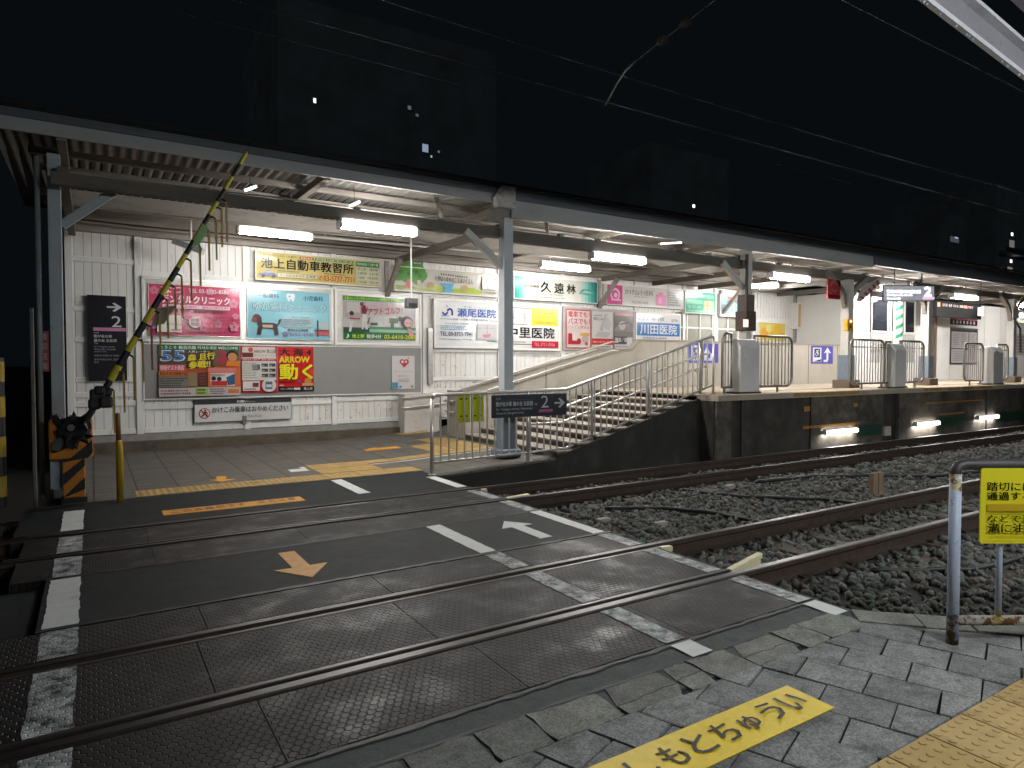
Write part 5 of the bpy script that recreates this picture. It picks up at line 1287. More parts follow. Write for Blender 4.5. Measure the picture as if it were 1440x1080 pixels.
f.rect(0, 0, 1, .34, '#b0302c'); f.text('CUBUM', .08, .42, .92, .70, '#3a2418', .02); f.scribble(.1, .10, .9, .22, 1, '#c87a6a', 4); f.scribble(.1, .76, .9, .86, 1, '#8a7458', 4); done(f)
f = wallpart('notice_sheet', 'narrow white notice sheet on the beige wall above the blue wheelchair sign', 'notice', 22.0, 22.85, 1.9, 2.78, '#d0cdca', M_wfr, 0.0, 13.42); f.scribble(.15, .1, .5, .9, 5, '#8a8886', 3, .4); done(f)
b = MB(); b.cbox((21.0, 11.9, 2.1), (21.35, 12.1, 2.45), mat('pale_green_plastic', (0.40, 0.52, 0.44), 0.4), 0.01); tag(b.build('pale_green_box'), 'small pale green box showing above the parapet', 'box')

# blue direction plates on the parapet
def plate(x0, x1, z0, z1, label):
    f = sign('direction_sign', label, 'sign', x0, x1, z0, z1, '#5c5aa0', M_wfr, 0.0, 11.372, 11.392)
    return f
k = 13.55 / 11.372
def pconv(x): return x * k
def zconv(z): return 1.55 + (z - 1.55) * k
f = sign('direction_sign', 'blue sign with pictogram and curved arrow behind the top of the stair railing', 'sign', pconv(12.26), pconv(13.34), zconv(1.58), zconv(2.06), '#5c5aa4', M_wfr, 0.0, 11.38, 11.396)
f.rect(.10, .12, .44, .9, '#c9c9d2'); f.text('♿', .16, .3, .38, .78, '#3a3a60', .0); f.rect(.52, .12, .60, .55, '#c9c9d2'); f.poly([(.50, .5), (.72, .5), (.61, .86)], '#c9c9d2'); f.rect(.60, .12, .78, .24, '#c9c9d2'); f.rect(.72, .24, .80, .5, '#c9c9d2'); done(f)
f = sign('direction_sign', 'blue sign with wheelchair pictogram and upward arrow on the level parapet', 'sign', pconv(17.2), pconv(18.25), zconv(1.56), zconv(2.07), '#5c5aa4', M_wfr, 0.0, 11.38, 11.396)
f.rect(.08, .10, .46, .9, '#cfcfd8'); f.text('♿', .14, .36, .40, .84, '#3a3a60', .0); f.poly([(.10, .12), (.44, .12), (.44, .26)], '#3a3a60'); f.rect(.69, .20, .78, .65, '#d6d6de'); f.poly([(.56, .58), (.735, .92), (.91, .58), (.735, .66)], '#d6d6de'); f.rect(.56, .10, .74, .22, '#d6d6de'); done(f)

# dark number 2 sign on the railing
t = thing('platform_sign', 'dark navy sign with number 2 and arrow fixed on the stair railing', 'sign', (5.6, 8.36, 0.74))
zt0, zt1 = 0.755, 1.095
b = MB(); b.cbox((4.94, 8.355, zt0), (6.30, 8.385, zt1), mat('navy_enamel', (0.012, 0.015, 0.026), 0.35, var=0.1), 0.004); b.build('panel', t)
f = Face((4.94, 8.3545, zt0), (1.36, 0, 0), (0, 0, zt1 - zt0), (0, -1, 0))
wh = '#d2d4d6'
f.text('池上線', .045, .80, .105, .88, wh, .0); f.rect(.045, .765, .52, .775, '#8a8c92'); f.text('雪が谷大塚', .045, .50, .245, .70, wh, .03); f.text('旗の台 五反田', .262, .50, .52, .70, wh, .03); f.text('方面', .545, .50, .58, .59, wh, .0)
f.text('for Yukigaya-otsuka, Hatanodai,', .045, .30, .52, .43, wh, .0); f.text('Gotanda (Ikegami Line)', .045, .13, .40, .26, wh, .0); f.text('2', .635, .38, .735, .92, wh, .0); f.rect(.60, .17, .79, .30, '#c878a8'); f.scribble(.61, .19, .78, .24, 1, '#8a4a74', 3)
arr(f, .815, .32, .965, .82, wh); f.finish(t)
for x in (5.2, 6.05):
    b = MB(); b.tube([(x, 8.38, 1.03), (x, 8.40, 1.12)], 0.012, M_steel, 6); b.build('clamp', t)
M_yg, _t, _p = new_mat('yellow_green_panel')
_p.inputs['Base Color'].default_value = (0.50, 0.54, 0.02, 1); _p.inputs['Roughness'].default_value = 0.4
_tr = N(_t, 'ShaderNodeBsdfTranslucent'); _tr.inputs[0].default_value = (0.55, 0.60, 0.03, 1); _mx = N(_t, 'ShaderNodeMixShader'); _mx.inputs[0].default_value = 0.55
_t.links.new(_p.outputs[0], _mx.inputs[1]); _t.links.new(_tr.outputs[0], _mx.inputs[2]); _t.links.new(_mx.outputs[0], _t.nodes['Material Output'].inputs[0])
# yellow-green panels clipped behind the railing
for x0, x1, lab in ((4.42, 4.63, 'left one of two yellow-green panels clipped behind the railing'), (4.65, 4.86, 'right one of two yellow-green panels clipped behind the railing')):
    t = thing('railing_panel', lab, 'panel', ((x0 + x1) / 2, 8.46, 0.70))
    b = MB(); b.cbox((x0, 8.462, 0.71), (x1, 8.474, 1.115), M_yg, 0.004); b.build('plate', t)
    b = MB()
    for z in (0.80, 1.05):
        for x in (x0 + .06, x1 - .06): b.cbox((x - .014, 8.448, z - .012), (x + .014, 8.462, z + .012), M_dark, 0.003)
    b.build('clip', t)

# red square sign, red striped cloth, emergency button
t = thing('hanging_sign', 'red square sign with a pale swirl hanging left of the Y-shaped timber column', 'sign', (14.25, 8.95, 3.0))
b = MB(); b.cbox((13.98, 8.86, 3.02), (14.46, 8.90, 3.46), mat('red_enamel', (0.36, 0.022, 0.03), 0.4), 0.006); b.build('panel', t)
f = Face((13.98, 8.859, 3.02), (.48, 0, 0), (0, 0, .44), (0, -1, 0))
for r, a0, a1 in ((.30, 30, 170), (.18, 200, 330), (.40, 190, 260)): arcband(f, .5, .58, r, .05, a0, a1, '#c88a8c')
f.rect(.02, .02, .98, .22, '#a01c24'); f.finish(t)
t = thing('striped_cloth', 'red and white diagonally striped board slung from the right arm of the Y-shaped column', 'striped board', (15.4, 8.8, 3.1))
P = [(15.0, 8.80, 3.02), (15.25, 8.80, 3.36), (15.95, 8.80, 3.62), (16.0, 8.80, 3.50), (15.5, 8.80, 3.20), (15.2, 8.80, 3.0)]
b = MB(); b.prism(P, (0, 0.015, 0), mat('faded_white', (0.5, 0.44, 0.42), 0.6)); b.build('board', t)
b = MB(); mr = mat('faded_red', (0.32, 0.05, 0.06), 0.6)
for i in range(5):
    u = 0.12 + .18 * i; a = Vector(P[0]).lerp(Vector(P[2]), u); c = Vector(P[5]).lerp(Vector(P[3]), u); dd = Vector((.085, -0.0015, .04))
    b.poly([a + Vector((0, -.003, 0)), c + Vector((0, -.003, 0)), c + dd, a + dd], mr)
b.build('stripe', t)
t = thing('emergency_button', 'yellow emergency button box with a lit red lamp on the Y-shaped column', 'button box', (14.55, 8.78, 2.3))
b = MB(); b.cbox((14.50, 8.70, 2.30), (14.72, 8.80, 2.58), mat('safety_yellow', (0.55, 0.34, 0.02), 0.4), 0.012); b.build('case', t)
b = MB(); b.ball((14.61, 8.695, 2.52), 0.03, glow('red_lamp', (1.0, 0.25, 0.12), 6), 10); b.build('lamp', t); b = MB(); b.ball((14.61, 8.70, 2.40), 0.035, M_dark, 10, (1, .3, 1)); b.build('button', t)
t = thing('small_lit_sign', 'small lit white square sign fixed left of the column with brown cladding', 'sign', (10.98, 8.72, 2.3))
b = MB(); b.cbox((10.88, 8.70, 2.26), (11.09, 8.74, 2.46), mat('brown_frame', (0.12, 0.06, 0.04), 0.5), 0.006); b.build('frame', t)
b = MB(); b.box((10.91, 8.695, 2.285), (11.06, 8.699, 2.435), glow('lit_small_sign', (1, 0.86, 0.72), 1.1)); b.build('face', t)

# hanging platform sign, glaring under the lamp
t = thing('platform_sign', 'backlit grey hanging platform sign with number 2 above the second grey box', 'sign', (17.3, 8.79, 3.05))
a = Vector((16.08, 8.775, 3.05)); c = Vector((18.5, 8.775, 3.18)); H = 0.40
M_lit = glow('lit_sign_face', (0.78, 0.80, 0.90), 0.50)
b = MB(); b.prism([a, c, c + Vector((0, 0, H)), a + Vector((0, 0, H))], (0, 0.03, 0), mat('sign_case', (0.10, 0.10, 0.11), 0.4)); b.build('case', t)
f = Face(a + Vector((0.02, -.002, .02)), c - a - Vector((.04, 0, 0)), (0, 0, H - .04), (0, -1, 0))
f.rect(0, 0, 1, 1, glow('lit_sign_grey', (0.62, 0.62, 0.70), 0.30)); w = glow('lit_letters', (1, 1, 1), 2.2)
f.text('雪が谷大塚 旗の台 五反田 方面', .06, .50, .72, .74, w, .03); f.text('for Yukigaya-otsuka, Hatanodai,', .06, .30, .55, .42, w, .01); f.text('Gotanda', .06, .10, .32, .22, w, .01); f.text('2', .80, .32, .94, .95, w, .035); f.rect(.76, .10, 1.0, .24, glow('lit_pink', (1.0, 0.62, 0.85), 0.9)); f.finish(t)
for x in (16.6, 17.9):
    b = MB(); b.tube([(x, 8.79, 3.4), (x, 8.79, 4.1)], 0.014, M_dark, 6); b.build('hanger', t)
# striped pole
t = thing('striped_pole', 'green and white diagonally striped post below the hanging number 2 sign', 'post', (18.15, 9.5, 1.0))
b = MB(); b.tube([(18.15, 9.5, 1.0), (18.15, 9.5, 3.3)], 0.115, mat('pole_white', (0.55, 0.55, 0.52), 0.5), 16); b.build('shaft', t)
b = MB(); mgn = mat('pole_green', (0.02, 0.20, 0.10), 0.5)
for i in range(9):
    z = 1.25 + .24 * i; vs = []; n = 12
    for k2 in range(n + 1):
        th = R(180 + 180 * k2 / n); vs += [(18.15 + .118 * math.cos(th), 9.5 + .118 * math.sin(th), z + .18 * k2 / n), (18.15 + .118 * math.cos(th), 9.5 + .118 * math.sin(th), z + .18 * k2 / n + .10)]
    b.add(vs, [(2 * q, 2 * q + 2, 2 * q + 3, 2 * q + 1) for q in range(n)], mgn)
b.build('stripe', t)

# ------------------------------------------------------------------ rooms further along the platform
M_room = mat('glossy_white_panel', (0.62, 0.61, 0.59), 0.18, var=0.04, scale=3)
t = thing('waiting_room', 'white platform waiting room with dark windows behind the second barrier', 'room', (21.8, 11.6, 1.0))
b = MB(); b.box((19.45, 11.62, 1.0), (24.2, 13.40, 2.55), M_room); b.box((19.45, 11.62, 2.55), (20.55, 13.4, 3.75), M_room); b.box((23.3, 11.62, 2.55), (24.2, 13.4, 3.75), M_room); b.box((20.55, 12.6, 2.55), (23.3, 13.4, 3.75), mat('room_dark', (0.03, 0.03, 0.035), 0.5)); b.build('wall', t)
for a0, a1 in ((20.6, 21.6), (21.72, 22.45), (22.55, 23.25)):
    w = MB(); w.cbox((a0, 11.58, 2.55), (a1, 11.66, 2.60), M_room, .004); w.cbox((a0, 11.58, 3.60), (a1, 11.66, 3.66), M_room, .004); w.cbox((a0, 11.582, 2.60), (a0 + .05, 11.658, 3.6), M_room, .004); w.cbox((a1 - .05, 11.582, 2.60), (a1, 11.658, 3.6), M_room, .004); wo = w.build('window', t)
    p = MB(); p.box((a0, 11.61, 2.57), (a1, 11.625, 3.62), mat('night_glass', (0.02, 0.022, 0.028), 0.08)); p.build('pane', wo)
b = MB(); b.box((20.6, 11.605, 1.6), (23.25, 11.615, 2.5), mat('room_frost', (0.36, 0.36, 0.35), 0.2)); b.box((20.6, 11.59, 1.95), (23.25, 11.604, 1.99), M_steel_dk); b.build('frosted_panel', t)
b = MB(); b.box((19.6, 11.612, 2.05), (20.3, 11.617, 2.1), mat('grey_print', (0.3, 0.3, 0.3), 0.5)); b.build('caption', t)
t = thing('platform_office', 'long glossy white platform building with timetables at the far right', 'building', (30, 11.6, 1.0))
b = MB(); b.box((24.3, 11.60, 1.0), (48, 13.5, 3.72), M_room); b.build('wall', t)
b = MB()
for x in (24.3, 25.6, 26.9, 28.2, 29.5, 30.8, 32.1): b.box((x - .006, 11.594, 1.0), (x + .006, 11.599, 3.7), M_grfr)
b.build('panel_joint', t)
b = MB(); b.box((23.92, 11.3, 1.0), (24.06, 11.4, 3.6), mat('brown_post', (0.09, 0.06, 0.045), 0.5)); tag(b.build('brown_post'), 'narrow brown post between the waiting room and the white building', 'post')
k = 13.55 / 11.56
def wsign(name, lab, cat, x0, x1, z0, z1, face, fr, fw): return sign(name, lab, cat, x0 * k, x1 * k, 1.55 + (z0 - 1.55) * k, 1.55 + (z1 - 1.55) * k, face, fr, fw, 11.56, 11.598)
f = wsign('timetable', 'dark framed timetable case on the white platform building', 'timetable', 25.6, 27.6, 1.55, 2.85, '#b9b4b4', M_dark, 0.05)
f.rect(0, .92, 1, 1, '#4a4848'); f.rect(.66, .0, .69, .92, '#4a4644'); f.rect(0, .40, .66, .43, '#4a4644'); f.scribble(.04, .46, .30, .88, 8, '#9a9496', 3, .4); f.scribble(.36, .46, .62, .88, 8, '#9a9496', 4, .4); f.scribble(.72, .1, .96, .88, 12, '#9a9496', 5, .4); f.scribble(.04, .05, .62, .36, 6, '#9a9496', 6, .4); done(f)
f = wsign('route_map', 'dark route map with a pink line above the timetable case', 'route map', 25.6, 27.55, 2.95, 3.25, '#3a3436', M_dark, 0.01)
f.rect(0, .62, 1, .88, '#b45a78')
for i in range(7): f.rect(.06 + .13 * i, .12, .12 + .13 * i, .5, '#b8b0b0')
done(f)
f = wsign('notice_sheet', 'cluster of small notices on the white building below the yellow-green sign', 'notice', 30.2, 32.4, 1.9, 2.75, '#b8b4ae', M_wfr, 0.0)
f.rect(.02, .5, .2, .95, '#3c3a38'); f.scribble(.28, .08, .95, .92, 6, '#8a7a78', 3, .5); done(f)
t = thing('departure_board', 'dark hanging departure board with one red-orange light left of the timetables', 'departure board', (24.5, 10.6, 3.2))
b = MB(); b.cbox((22.4, 10.55, 3.05), (25.4, 10.75, 3.55), mat('board_black', (0.008, 0.008, 0.008), 0.6, spec=0.1), 0.01); b.build('case', t)
f = Face((22.4, 10.548, 3.05), (3.0, 0, 0), (0, 0, .5), (0, -1, 0)); f.rect(.02, .62, .07, .88, glow('red_led', (1.0, 0.22, 0.10), 3.0)); f.text('五反田  各停  まもなく電車がまいります', .12, .66, .80, .84, glow('dim_led', (0.9, 0.7, 0.65), 0.25), .0); f.rect(.6, .66, .66, .84, glow('dim_red', (1, .15, .1), 0.5)); f.finish(t)
t = thing('box_sign', 'yellow-green box sign hanging at the far right under the canopy', 'sign', (26.9, 10.0, 3.0))
b = MB(); b.cbox((26.3, 9.95, 2.95), (27.6, 10.1, 3.32), mat('sign_olive', (0.30, 0.36, 0.03), 0.45), 0.01); b.build('case', t); f = Face((26.3, 9.949, 2.95), (1.3, 0, 0), (0, 0, .37), (0, -1, 0)); f.rect(.3, .3, .8, .72, '#2a3010'); f.finish(t)
t = thing('white_lantern', 'small glowing white cylinder lamp hanging beside the departure board', 'lamp', (24.6, 10.0, 3.0))
b = MB(); b.tube([(23.3, 9.7, 3.05), (23.3, 9.7, 3.3)], 0.07, glow('lantern', (0.9, 1.0, 0.95), 1.6), 10); b.build('shade', t); b = MB(); b.tube([(23.3, 9.7, 3.3), (23.3, 9.7, 4.1)], 0.01, M_dark, 5); b.build('cord', t)
t = thing('white_plate', 'white square number plate on the far Y-shaped timber column', 'plate', (23.2, 8.75, 2.9))
b = MB(); b.cbox((23.05, 8.74, 2.92), (23.45, 8.77, 3.2), M_room, 0.01); b.build('plate', t); b = MB(); b.tube([(23.15, 8.75, 2.92), (23.5, 8.72, 2.6), (23.55, 8.72, 1.9)], 0.03, M_dark, 7); b.build('cable', t)

# fittings under the canopy
t = thing('security_camera', 'grey box security camera hanging under the canopy left of the driving-school board', 'camera', (1.45, 12.4, 3.7))
b = MB(); b.beam((1.20, 12.55, 3.62), (1.62, 12.3, 3.44), 0.10, 0.10, mat('cam_grey', (0.35, 0.35, 0.35), 0.45)); b.build('body', t); b = MB(); b.tube([(1.45, 12.4, 3.58), (1.45, 12.4, 4.1)], 0.018, M_hous, 7); b.build('mount', t); b = MB(); b.beam((1.205, 12.55, 3.66), (1.63, 12.3, 3.495), 0.13, 0.012, mat('cam_lid', (0.5, 0.5, 0.5), 0.4)); b.build('hood', t)
t = thing('speaker', 'small dark grey speaker on a white rod in front of the golf poster corner', 'speaker', (4.75, 11.0, 2.6))
c0 = (4.9, 11.2, 2.62)
b = MB(); b.tube([(4.92, 11.2, 2.72), (4.92, 11.2, 4.1)], 0.016, M_hous, 7); b.build('rod', t); b = MB(); b.cbox((4.80, 11.10, 2.56), (5.02, 11.26, 2.74), mat('speaker_grey', (0.12, 0.12, 0.125), 0.5), 0.02); b.build('box', t); b = MB(); b.box((4.83, 11.094, 2.58), (4.99, 11.099, 2.65), M_dark); b.build('grille', t)
# ------------------------------------------------------------------ crossing barrier on the left
M_or = mat('machine_orange', (0.55, 0.19, 0.012), 0.5, var=0.12, scale=5, dirt=(0.10, 0.04, 0.01), dirt_scale=7, dirt_lo=0.62, dirt_hi=0.78)
M_blk = mat('machine_black', (0.010, 0.010, 0.011), 0.5, var=0.3)
t = thing('crossing_barrier', 'orange and black striped crossing barrier machine with its striped arm raised', 'crossing barrier', (-0.2, 8.95, 0))
b = MB(); b.cbox((-0.31, 8.84, -0.02), (-0.06, 9.10, 0.06), M_blk, .01); b.cbox((-0.29, 8.85, 0.06), (-0.08, 9.08, 0.50), M_or, 0.012); b.build('pedestal', t)
b = MB(); b.cbox((-0.41, 8.80, 0.50), (0.0, 9.12, 0.93), M_or, 0.02); b.build('machine_case', t)
b = MB()
for z in (-0.06, 0.20, 0.46):
    P = [(-0.289, z), (-0.081, z + .21), (-0.081, z + .34), (-0.289, z + .13)]
    P = [(x, max(.065, min(.497, zz))) for x, zz in P]
    if len(set(P)) > 2: b.prism([(x, 8.838, zz) for x, zz in P], (0, .012, 0), M_blk)
b.prism([(-.22, 8.788, .502), (-.05, 8.788, .502), (-.004, 8.788, .56), (-.004, 8.788, .70)], (0, .01, 0), M_blk)
b.build('hazard_stripe', t)
b = MB(); b.box((-0.405, 8.95, .16), (-0.295, 8.96, .49), mat('number_plate_grey', (0.35, 0.40, 0.45), 0.5, var=0.2)); b.build('plate', t)
# black cover over the drive: a rough jagged lump
bm = bmesh.new(); bmesh.ops.create_icosphere(bm, subdivisions=3, radius=1)
for v in bm.verts:
    n = noise.noise(v.co * 3.1) * .30 + (noise.cell(v.co * 5.5) - .5) * .35
    sx, sz = (max(-1, min(1, v.co.x * 1.5)), max(-1, min(1, v.co.z * 1.45)))
    v.co = Vector((-0.20 + sx * .165 * (1 + n), 8.80 + v.co.y * .13 * (1 + n), 0.80 + sz * .18 * (1 + n) + sx * .03))
k = MB(); bm.verts.index_update(); k.add([v.co[:] for v in bm.verts], [[v.index for v in f.verts] for f in bm.faces], M_blk); bm.free(); k.build('drive_cover', t)
b = MB(); b.tube([(-.20, 8.62, .86), (-.20, 8.70, .86)], 0.035, mat('worn_hub', (0.25, 0.25, 0.26), 0.35, 0.8), 10); b.build('hub', t)
A0 = Vector((-0.06, 8.68, 0.93)); A1 = Vector((1.74, 8.68, 4.31)); AD = A1 - A0
b = MB(); b.tube([A0, A0 + AD * .16], 0.035, M_blk, 10); b.build('arm_root', t)
b = MB()
for c, r in (((0.05, 8.67, 1.20), .075), ((0.13, 8.62, 1.13), .065), ((0.02, 8.66, 1.11), .06), ((0.14, 8.67, 1.24), .05), ((0.07, 8.63, 1.26), .05)): b.cbox(tuple(c[i] - r * (1, .8, 1)[i] for i in range(3)), tuple(c[i] + r * (1, .8, 1)[i] for i in range(3)), M_blk, .025)
b.build('counterweight', t)
arm = MB(); My = mat('arm_yellow', (0.58, 0.50, 0.03), 0.45, var=0.12, scale=8, dirt=(0.12, 0.10, 0.02), dirt_scale=10, dirt_lo=0.6, dirt_hi=0.8)
n = 18
for i in range(n):
    u0, u1 = .13 + .87 * i / n, .13 + .87 * (i + 1) / n
    r0, r1 = .044 - .024 * u0, .044 - .024 * u1
    arm.tube([A0 + AD * u0, A0 + AD * u1], [r0, r1], My if i % 2 == 0 else M_blk, 10, cap=False)
arm.build('arm', t, smooth=True)
fl = MB(); c = A0 + AD * .63; fl.prism([c + Vector((-.06, -.03, -.14)), c + Vector((.03, -.03, -.10)), c + Vector((.13, -.03, .10)), c + Vector((.06, -.03, .16))], (0, -.006, 0), mat('lime_reflector', (0.22, 0.42, 0.12), 0.4)); fl.build('reflector', t)
fl = MB(); c = A0 + AD * .34; fl.prism([c + Vector((.03, .03, -.10)), c + Vector((.17, .03, -.06)), c + Vector((.30, .03, .16)), c + Vector((.10, .03, .12))], (0, .006, 0), mat('grey_flap', (0.24, 0.24, 0.22), 0.5)); fl.build('flap', t)
Ms = mat('strip_ochre', (0.40, 0.24, 0.02), 0.5, var=0.15); Mr = mat('strip_red', (0.30, 0.07, 0.03), 0.5)
rg = random.Random(8)
for i, u in enumerate((.10, .155, .21, .262, .312, .36, .405, .45, .49, .545, .60, .655, .70, .735, .765)):
    p = A0 + AD * u; L = .50 - .06 * rg.random(); q = p + Vector((.085, -.02, -.01))
    b = MB(); b.tube([p, p + Vector((.05, -.015, .012)), q], 0.012, M_blk, 6); b.build('strip_hook', t)
    b = MB(); b.beam(q, q + Vector((.004, 0, -L)), 0.022, 0.008, Mr if i == 4 else Ms, up=(0, 1, 0)); b.build('hanging_strip', t)
# yellow bollard
t = thing('bollard', 'slim yellow post with a worn brown upper half on the left edge of the crossing', 'bollard', (0.25, 8.68, 0))
b = MB(); b.tube([(.25, 8.68, 0), (.25, 8.68, .62), (.245, 8.68, .66), (.245, 8.68, .70)], [.036, .036, .034, .026], mat('bollard_yellow', (0.42, 0.27, 0.015), 0.45, var=0.15, scale=6, dirt=(0.12, 0.08, 0.02), dirt_scale=8, dirt_lo=.6, dirt_hi=.8), 14); b.build('lower_tube', t, smooth=True)
b = MB(); b.tube([(.245, 8.68, .69), (.24, 8.68, .99), (.24, 8.68, 1.0)], [.027, .026, .02], mat('bollard_brown', (0.20, 0.10, 0.04), 0.5, var=0.3, scale=9), 14); b.build('upper_tube', t, smooth=True)
# dark things at the left
b = MB(); b.tube([(-.50, 9.3, .0), (-.49, 9.3, 3.9)], 0.028, mat('grey_conduit', (0.22, 0.25, 0.25), 0.5, var=0.2), 12)
tag(b.build('conduit_pole', smooth=True), 'slim grey conduit pole standing left of the pale blue-grey column', 'pole')
t = thing('banner', 'narrow dark red vertical banner with pale characters behind the conduit pole', 'banner', (-.62, 10.6, 1.6))
b = MB(); b.box((-.56, 10.6, 1.45), (-.47, 10.62, 1.98), mat('banner_red', (0.20, 0.03, 0.035), 0.6)); b.build('cloth', t)
f = Face((-.56, 10.598, 1.45), (.09, 0, 0), (0, 0, .53), (0, -1, 0))
for i, ch in enumerate('踏切注意'): f.text(ch, .2, .78 - .24 * i, .8, .95 - .24 * i, '#b09a9a', .02)
f.finish(t)
b = MB(); b.cbox((-.645, 10.2, -.3), (-.60, 10.24, 2.25), mat('pale_post', (0.14, 0.135, 0.13), 0.6, var=0.25), .008); tag(b.build('pale_post'), 'thin pale board post at the dark left side behind the conduit pole', 'post')
t = thing('striped_post', 'yellow and black banded post at the left edge of the picture', 'post', (-1.02, 9.0, 0))
b = MB(); b.tube([(-0.868, 9.0, 0), (-0.868, 9.0, 1.62)], 0.07, M_blk, 14); b.build('shaft', t)
b = MB()
for z in (0.12, 0.55, .98, 1.36): b.tube([(-0.868, 9.0, z), (-0.868, 9.0, z + .22)], 0.0725, mat('band_yellow', (0.38, 0.25, 0.015), 0.5, var=0.15), 14)
b.build('yellow_band', t)
t = thing('cream_block', 'cream topped stop block on the far track left of the crossing', 'stop block', (-.85, 6.45, -.17))
b = MB(); b.cbox((-1.02, 6.55, -.17), (-.72, 6.66, .06), M_cream, .01); b.build('block', t); b = MB(); b.cbox((-1.02, 6.50, .06), (-.72, 6.68, .10), mat('cream_top', (0.60, 0.56, 0.45), 0.5), .008); b.build('top_plate', t)
Msh = mat('dark_bark', (0.02, 0.015, 0.012), 0.85)
for x, y, lab in ((-2.2, 10.2, 'dark shrub in the shadows left of the conduit pole'), (-3.2, 9.4, 'dark shrub further left behind the banded post')):
    t = thing('shrub', lab, 'shrub', (x, y, -.2)); rg = random.Random(int(x * 10)); b = MB()
    for i in range(900):
        a, h2 = rg.uniform(0, 6.28), rg.uniform(0, 1.1); rr = rg.uniform(.1, .6) * (1 - .4 * h2); c = Vector((x + rr * math.cos(a), y + rr * math.sin(a), -.2 + h2)); d = Vector((rg.uniform(-1, 1), rg.uniform(-1, 1), rg.uniform(-.5, 1))).normalized() * .05; e = d.cross(Vector((rg.random(), .3, .8))).normalized() * .02
        b.poly([c - d, c + e, c + d, c - e], mat('dark_leaf', (0.008, 0.012, 0.006), .7))
    b.build('foliage', t); b = MB(); b.tube([(x, y, -.25), (x, y, .5)], .03, Msh, 6); b.build('stem', t)

# ------------------------------------------------------------------ rusty pipe fence with the yellow notice at the right
def mat_pipe(name, base):
    m, t2, p = new_mat(name)
    tc = N(t2, 'ShaderNodeTexCoord'); sp = N(t2, 'ShaderNodeSeparateXYZ'); t2.links.new(tc.outputs['Object'], sp.inputs[0])
    n = noise_n(t2, 14, 7, 0.72); z = sp.outputs[2]
    low = ramp(t2, z, [(0.0, 0.24), (0.13, 0.13), (0.26, 0.0), (0.74, 0.0), (0.95, 0.16)])
    f = ramp(t2, MA(t2, 'ADD', n, low), [(0.60, 0.0), (0.66, 1.0)])
    f2 = ramp(t2, noise_n(t2, 30, 5, 0.7), [(0.4, 0.0), (0.6, 1.0)])
    rust = mixc(t2, f2, (0.055, 0.022, 0.012), (0.16, 0.07, 0.025))
    ye = ramp(t2, MA(t2, 'ADD', noise_n(t2, 9, 5, 0.7), MA(t2, 'MULTIPLY', low, 0.6)), [(0.60, 0.0), (0.64, 0.9)])
    pa = mixc(t2, ye, lin(base), (0.42, 0.32, 0.10))
    t2.links.new(mixc(t2, f, pa, rust), p.inputs['Base Color']); p.inputs['Roughness'].default_value = 0.5
    bump(t2, p, f, -0.5, 0.002)
    return m
Mp = mat_pipe('peeling_blue_pipe', '#a9b4cc'); Mp2 = mat_pipe('peeling_white_rail', '#b8b4ac')
t = thing('pipe_fence', 'rusty pale blue pipe fence by the track at the right edge', 'fence', (4.0, 1.77, 0))
def fp(s, z, o=0.0): return fo + fd * s + fn * o + Vector((0, 0, z))
b = MB(); b.tube([fp(0, 0), fp(0, .95)], .030, Mp, 14); b.build('post', t, smooth=True)
b = MB(); b.tube([fp(1.9, 0), fp(1.9, .95)], .034, Mp, 14); b.build('post', t, smooth=True)
b = MB(); b.tube([fp(0, .93), fp(0, .965), fp(.015, .99), fp(.05, 1.0), fp(1.85, 1.0), fp(1.89, .985), fp(1.9, .95)], .030, mat('rail_dark_paint', (0.045, 0.040, 0.046), .5, var=.25, scale=10, dirt=(0.09, 0.05, 0.03), dirt_scale=9), 14); b.build('top_rail', t, smooth=True)
b = MB(); b.tube([fp(0, .135), fp(1.9, .135)], .027, Mp2, 12); b.build('bottom_rail', t, smooth=True)
for s in (.25, .46, .70, .95, 1.2, 1.45, 1.68):
    b = MB(); b.tube([fp(s, .135), fp(s, .98)], .0155, Mp, 10); b.build('bar', t, smooth=True)
ws = thing('warning_sign', 'bright yellow warning sign with black Japanese text tied to the pipe fence', 'sign', tuple(fp(.65, .57, -.045)))
Myl = mat('sign_yellow', (0.66, 0.60, 0.02), 0.4, var=0.03)
b = MB(); r = .015; S0, S1, Z0, Z1 = .108, 1.18, .575, .985
P = []
for cs, cz, a0 in ((S1 - r, Z0 + r, 270), (S1 - r, Z1 - r, 0), (S0 + r, Z1 - r, 90), (S0 + r, Z0 + r, 180)):
    for i in range(5): a = R(a0 + 22.5 * i); P.append(fp(cs + r * math.cos(a), cz + r * math.sin(a), -.045))
b.prism(P, fn * .008, Myl); b.build('plate', ws)
f = Face(fp(S0, Z0, -.0462), fd * (S1 - S0), (0, 0, Z1 - Z0), -fn)
dk = '#2f2a08'
f.text('踏切には、列車が', .03, .70, .50, .82, dk, .015); f.text('通過する溝があります。', .03, .58, .63, .69, dk, .015); f.rect(.03, .435, .27, .53, '#c9a92c'); f.text('車椅子・ベビーカー', .28, .43, .84, .545, dk, .03); f.rect(.03, .41, .97, .418, dk)
f.text('などで通行する際は', .03, .285, .55, .39, dk, .015); f.text('溝に注意', .03, .155, .27, .275, dk, .035); f.text('して下さい。', .28, .16, .60, .26, dk, .015); f.rect(.03, .138, .27, .145, dk); f.rect(.03, .085, .97, .09, '#8f8312'); f.finish(ws)
for s in (.5, 1.0):
    b = MB(); b.tube([fp(s, .96, -.036), fp(s, 1.0, -.04), fp(s, 1.04, 0), fp(s, 1.0, .04)], .004, M_dark, 6); b.build('tie', ws)

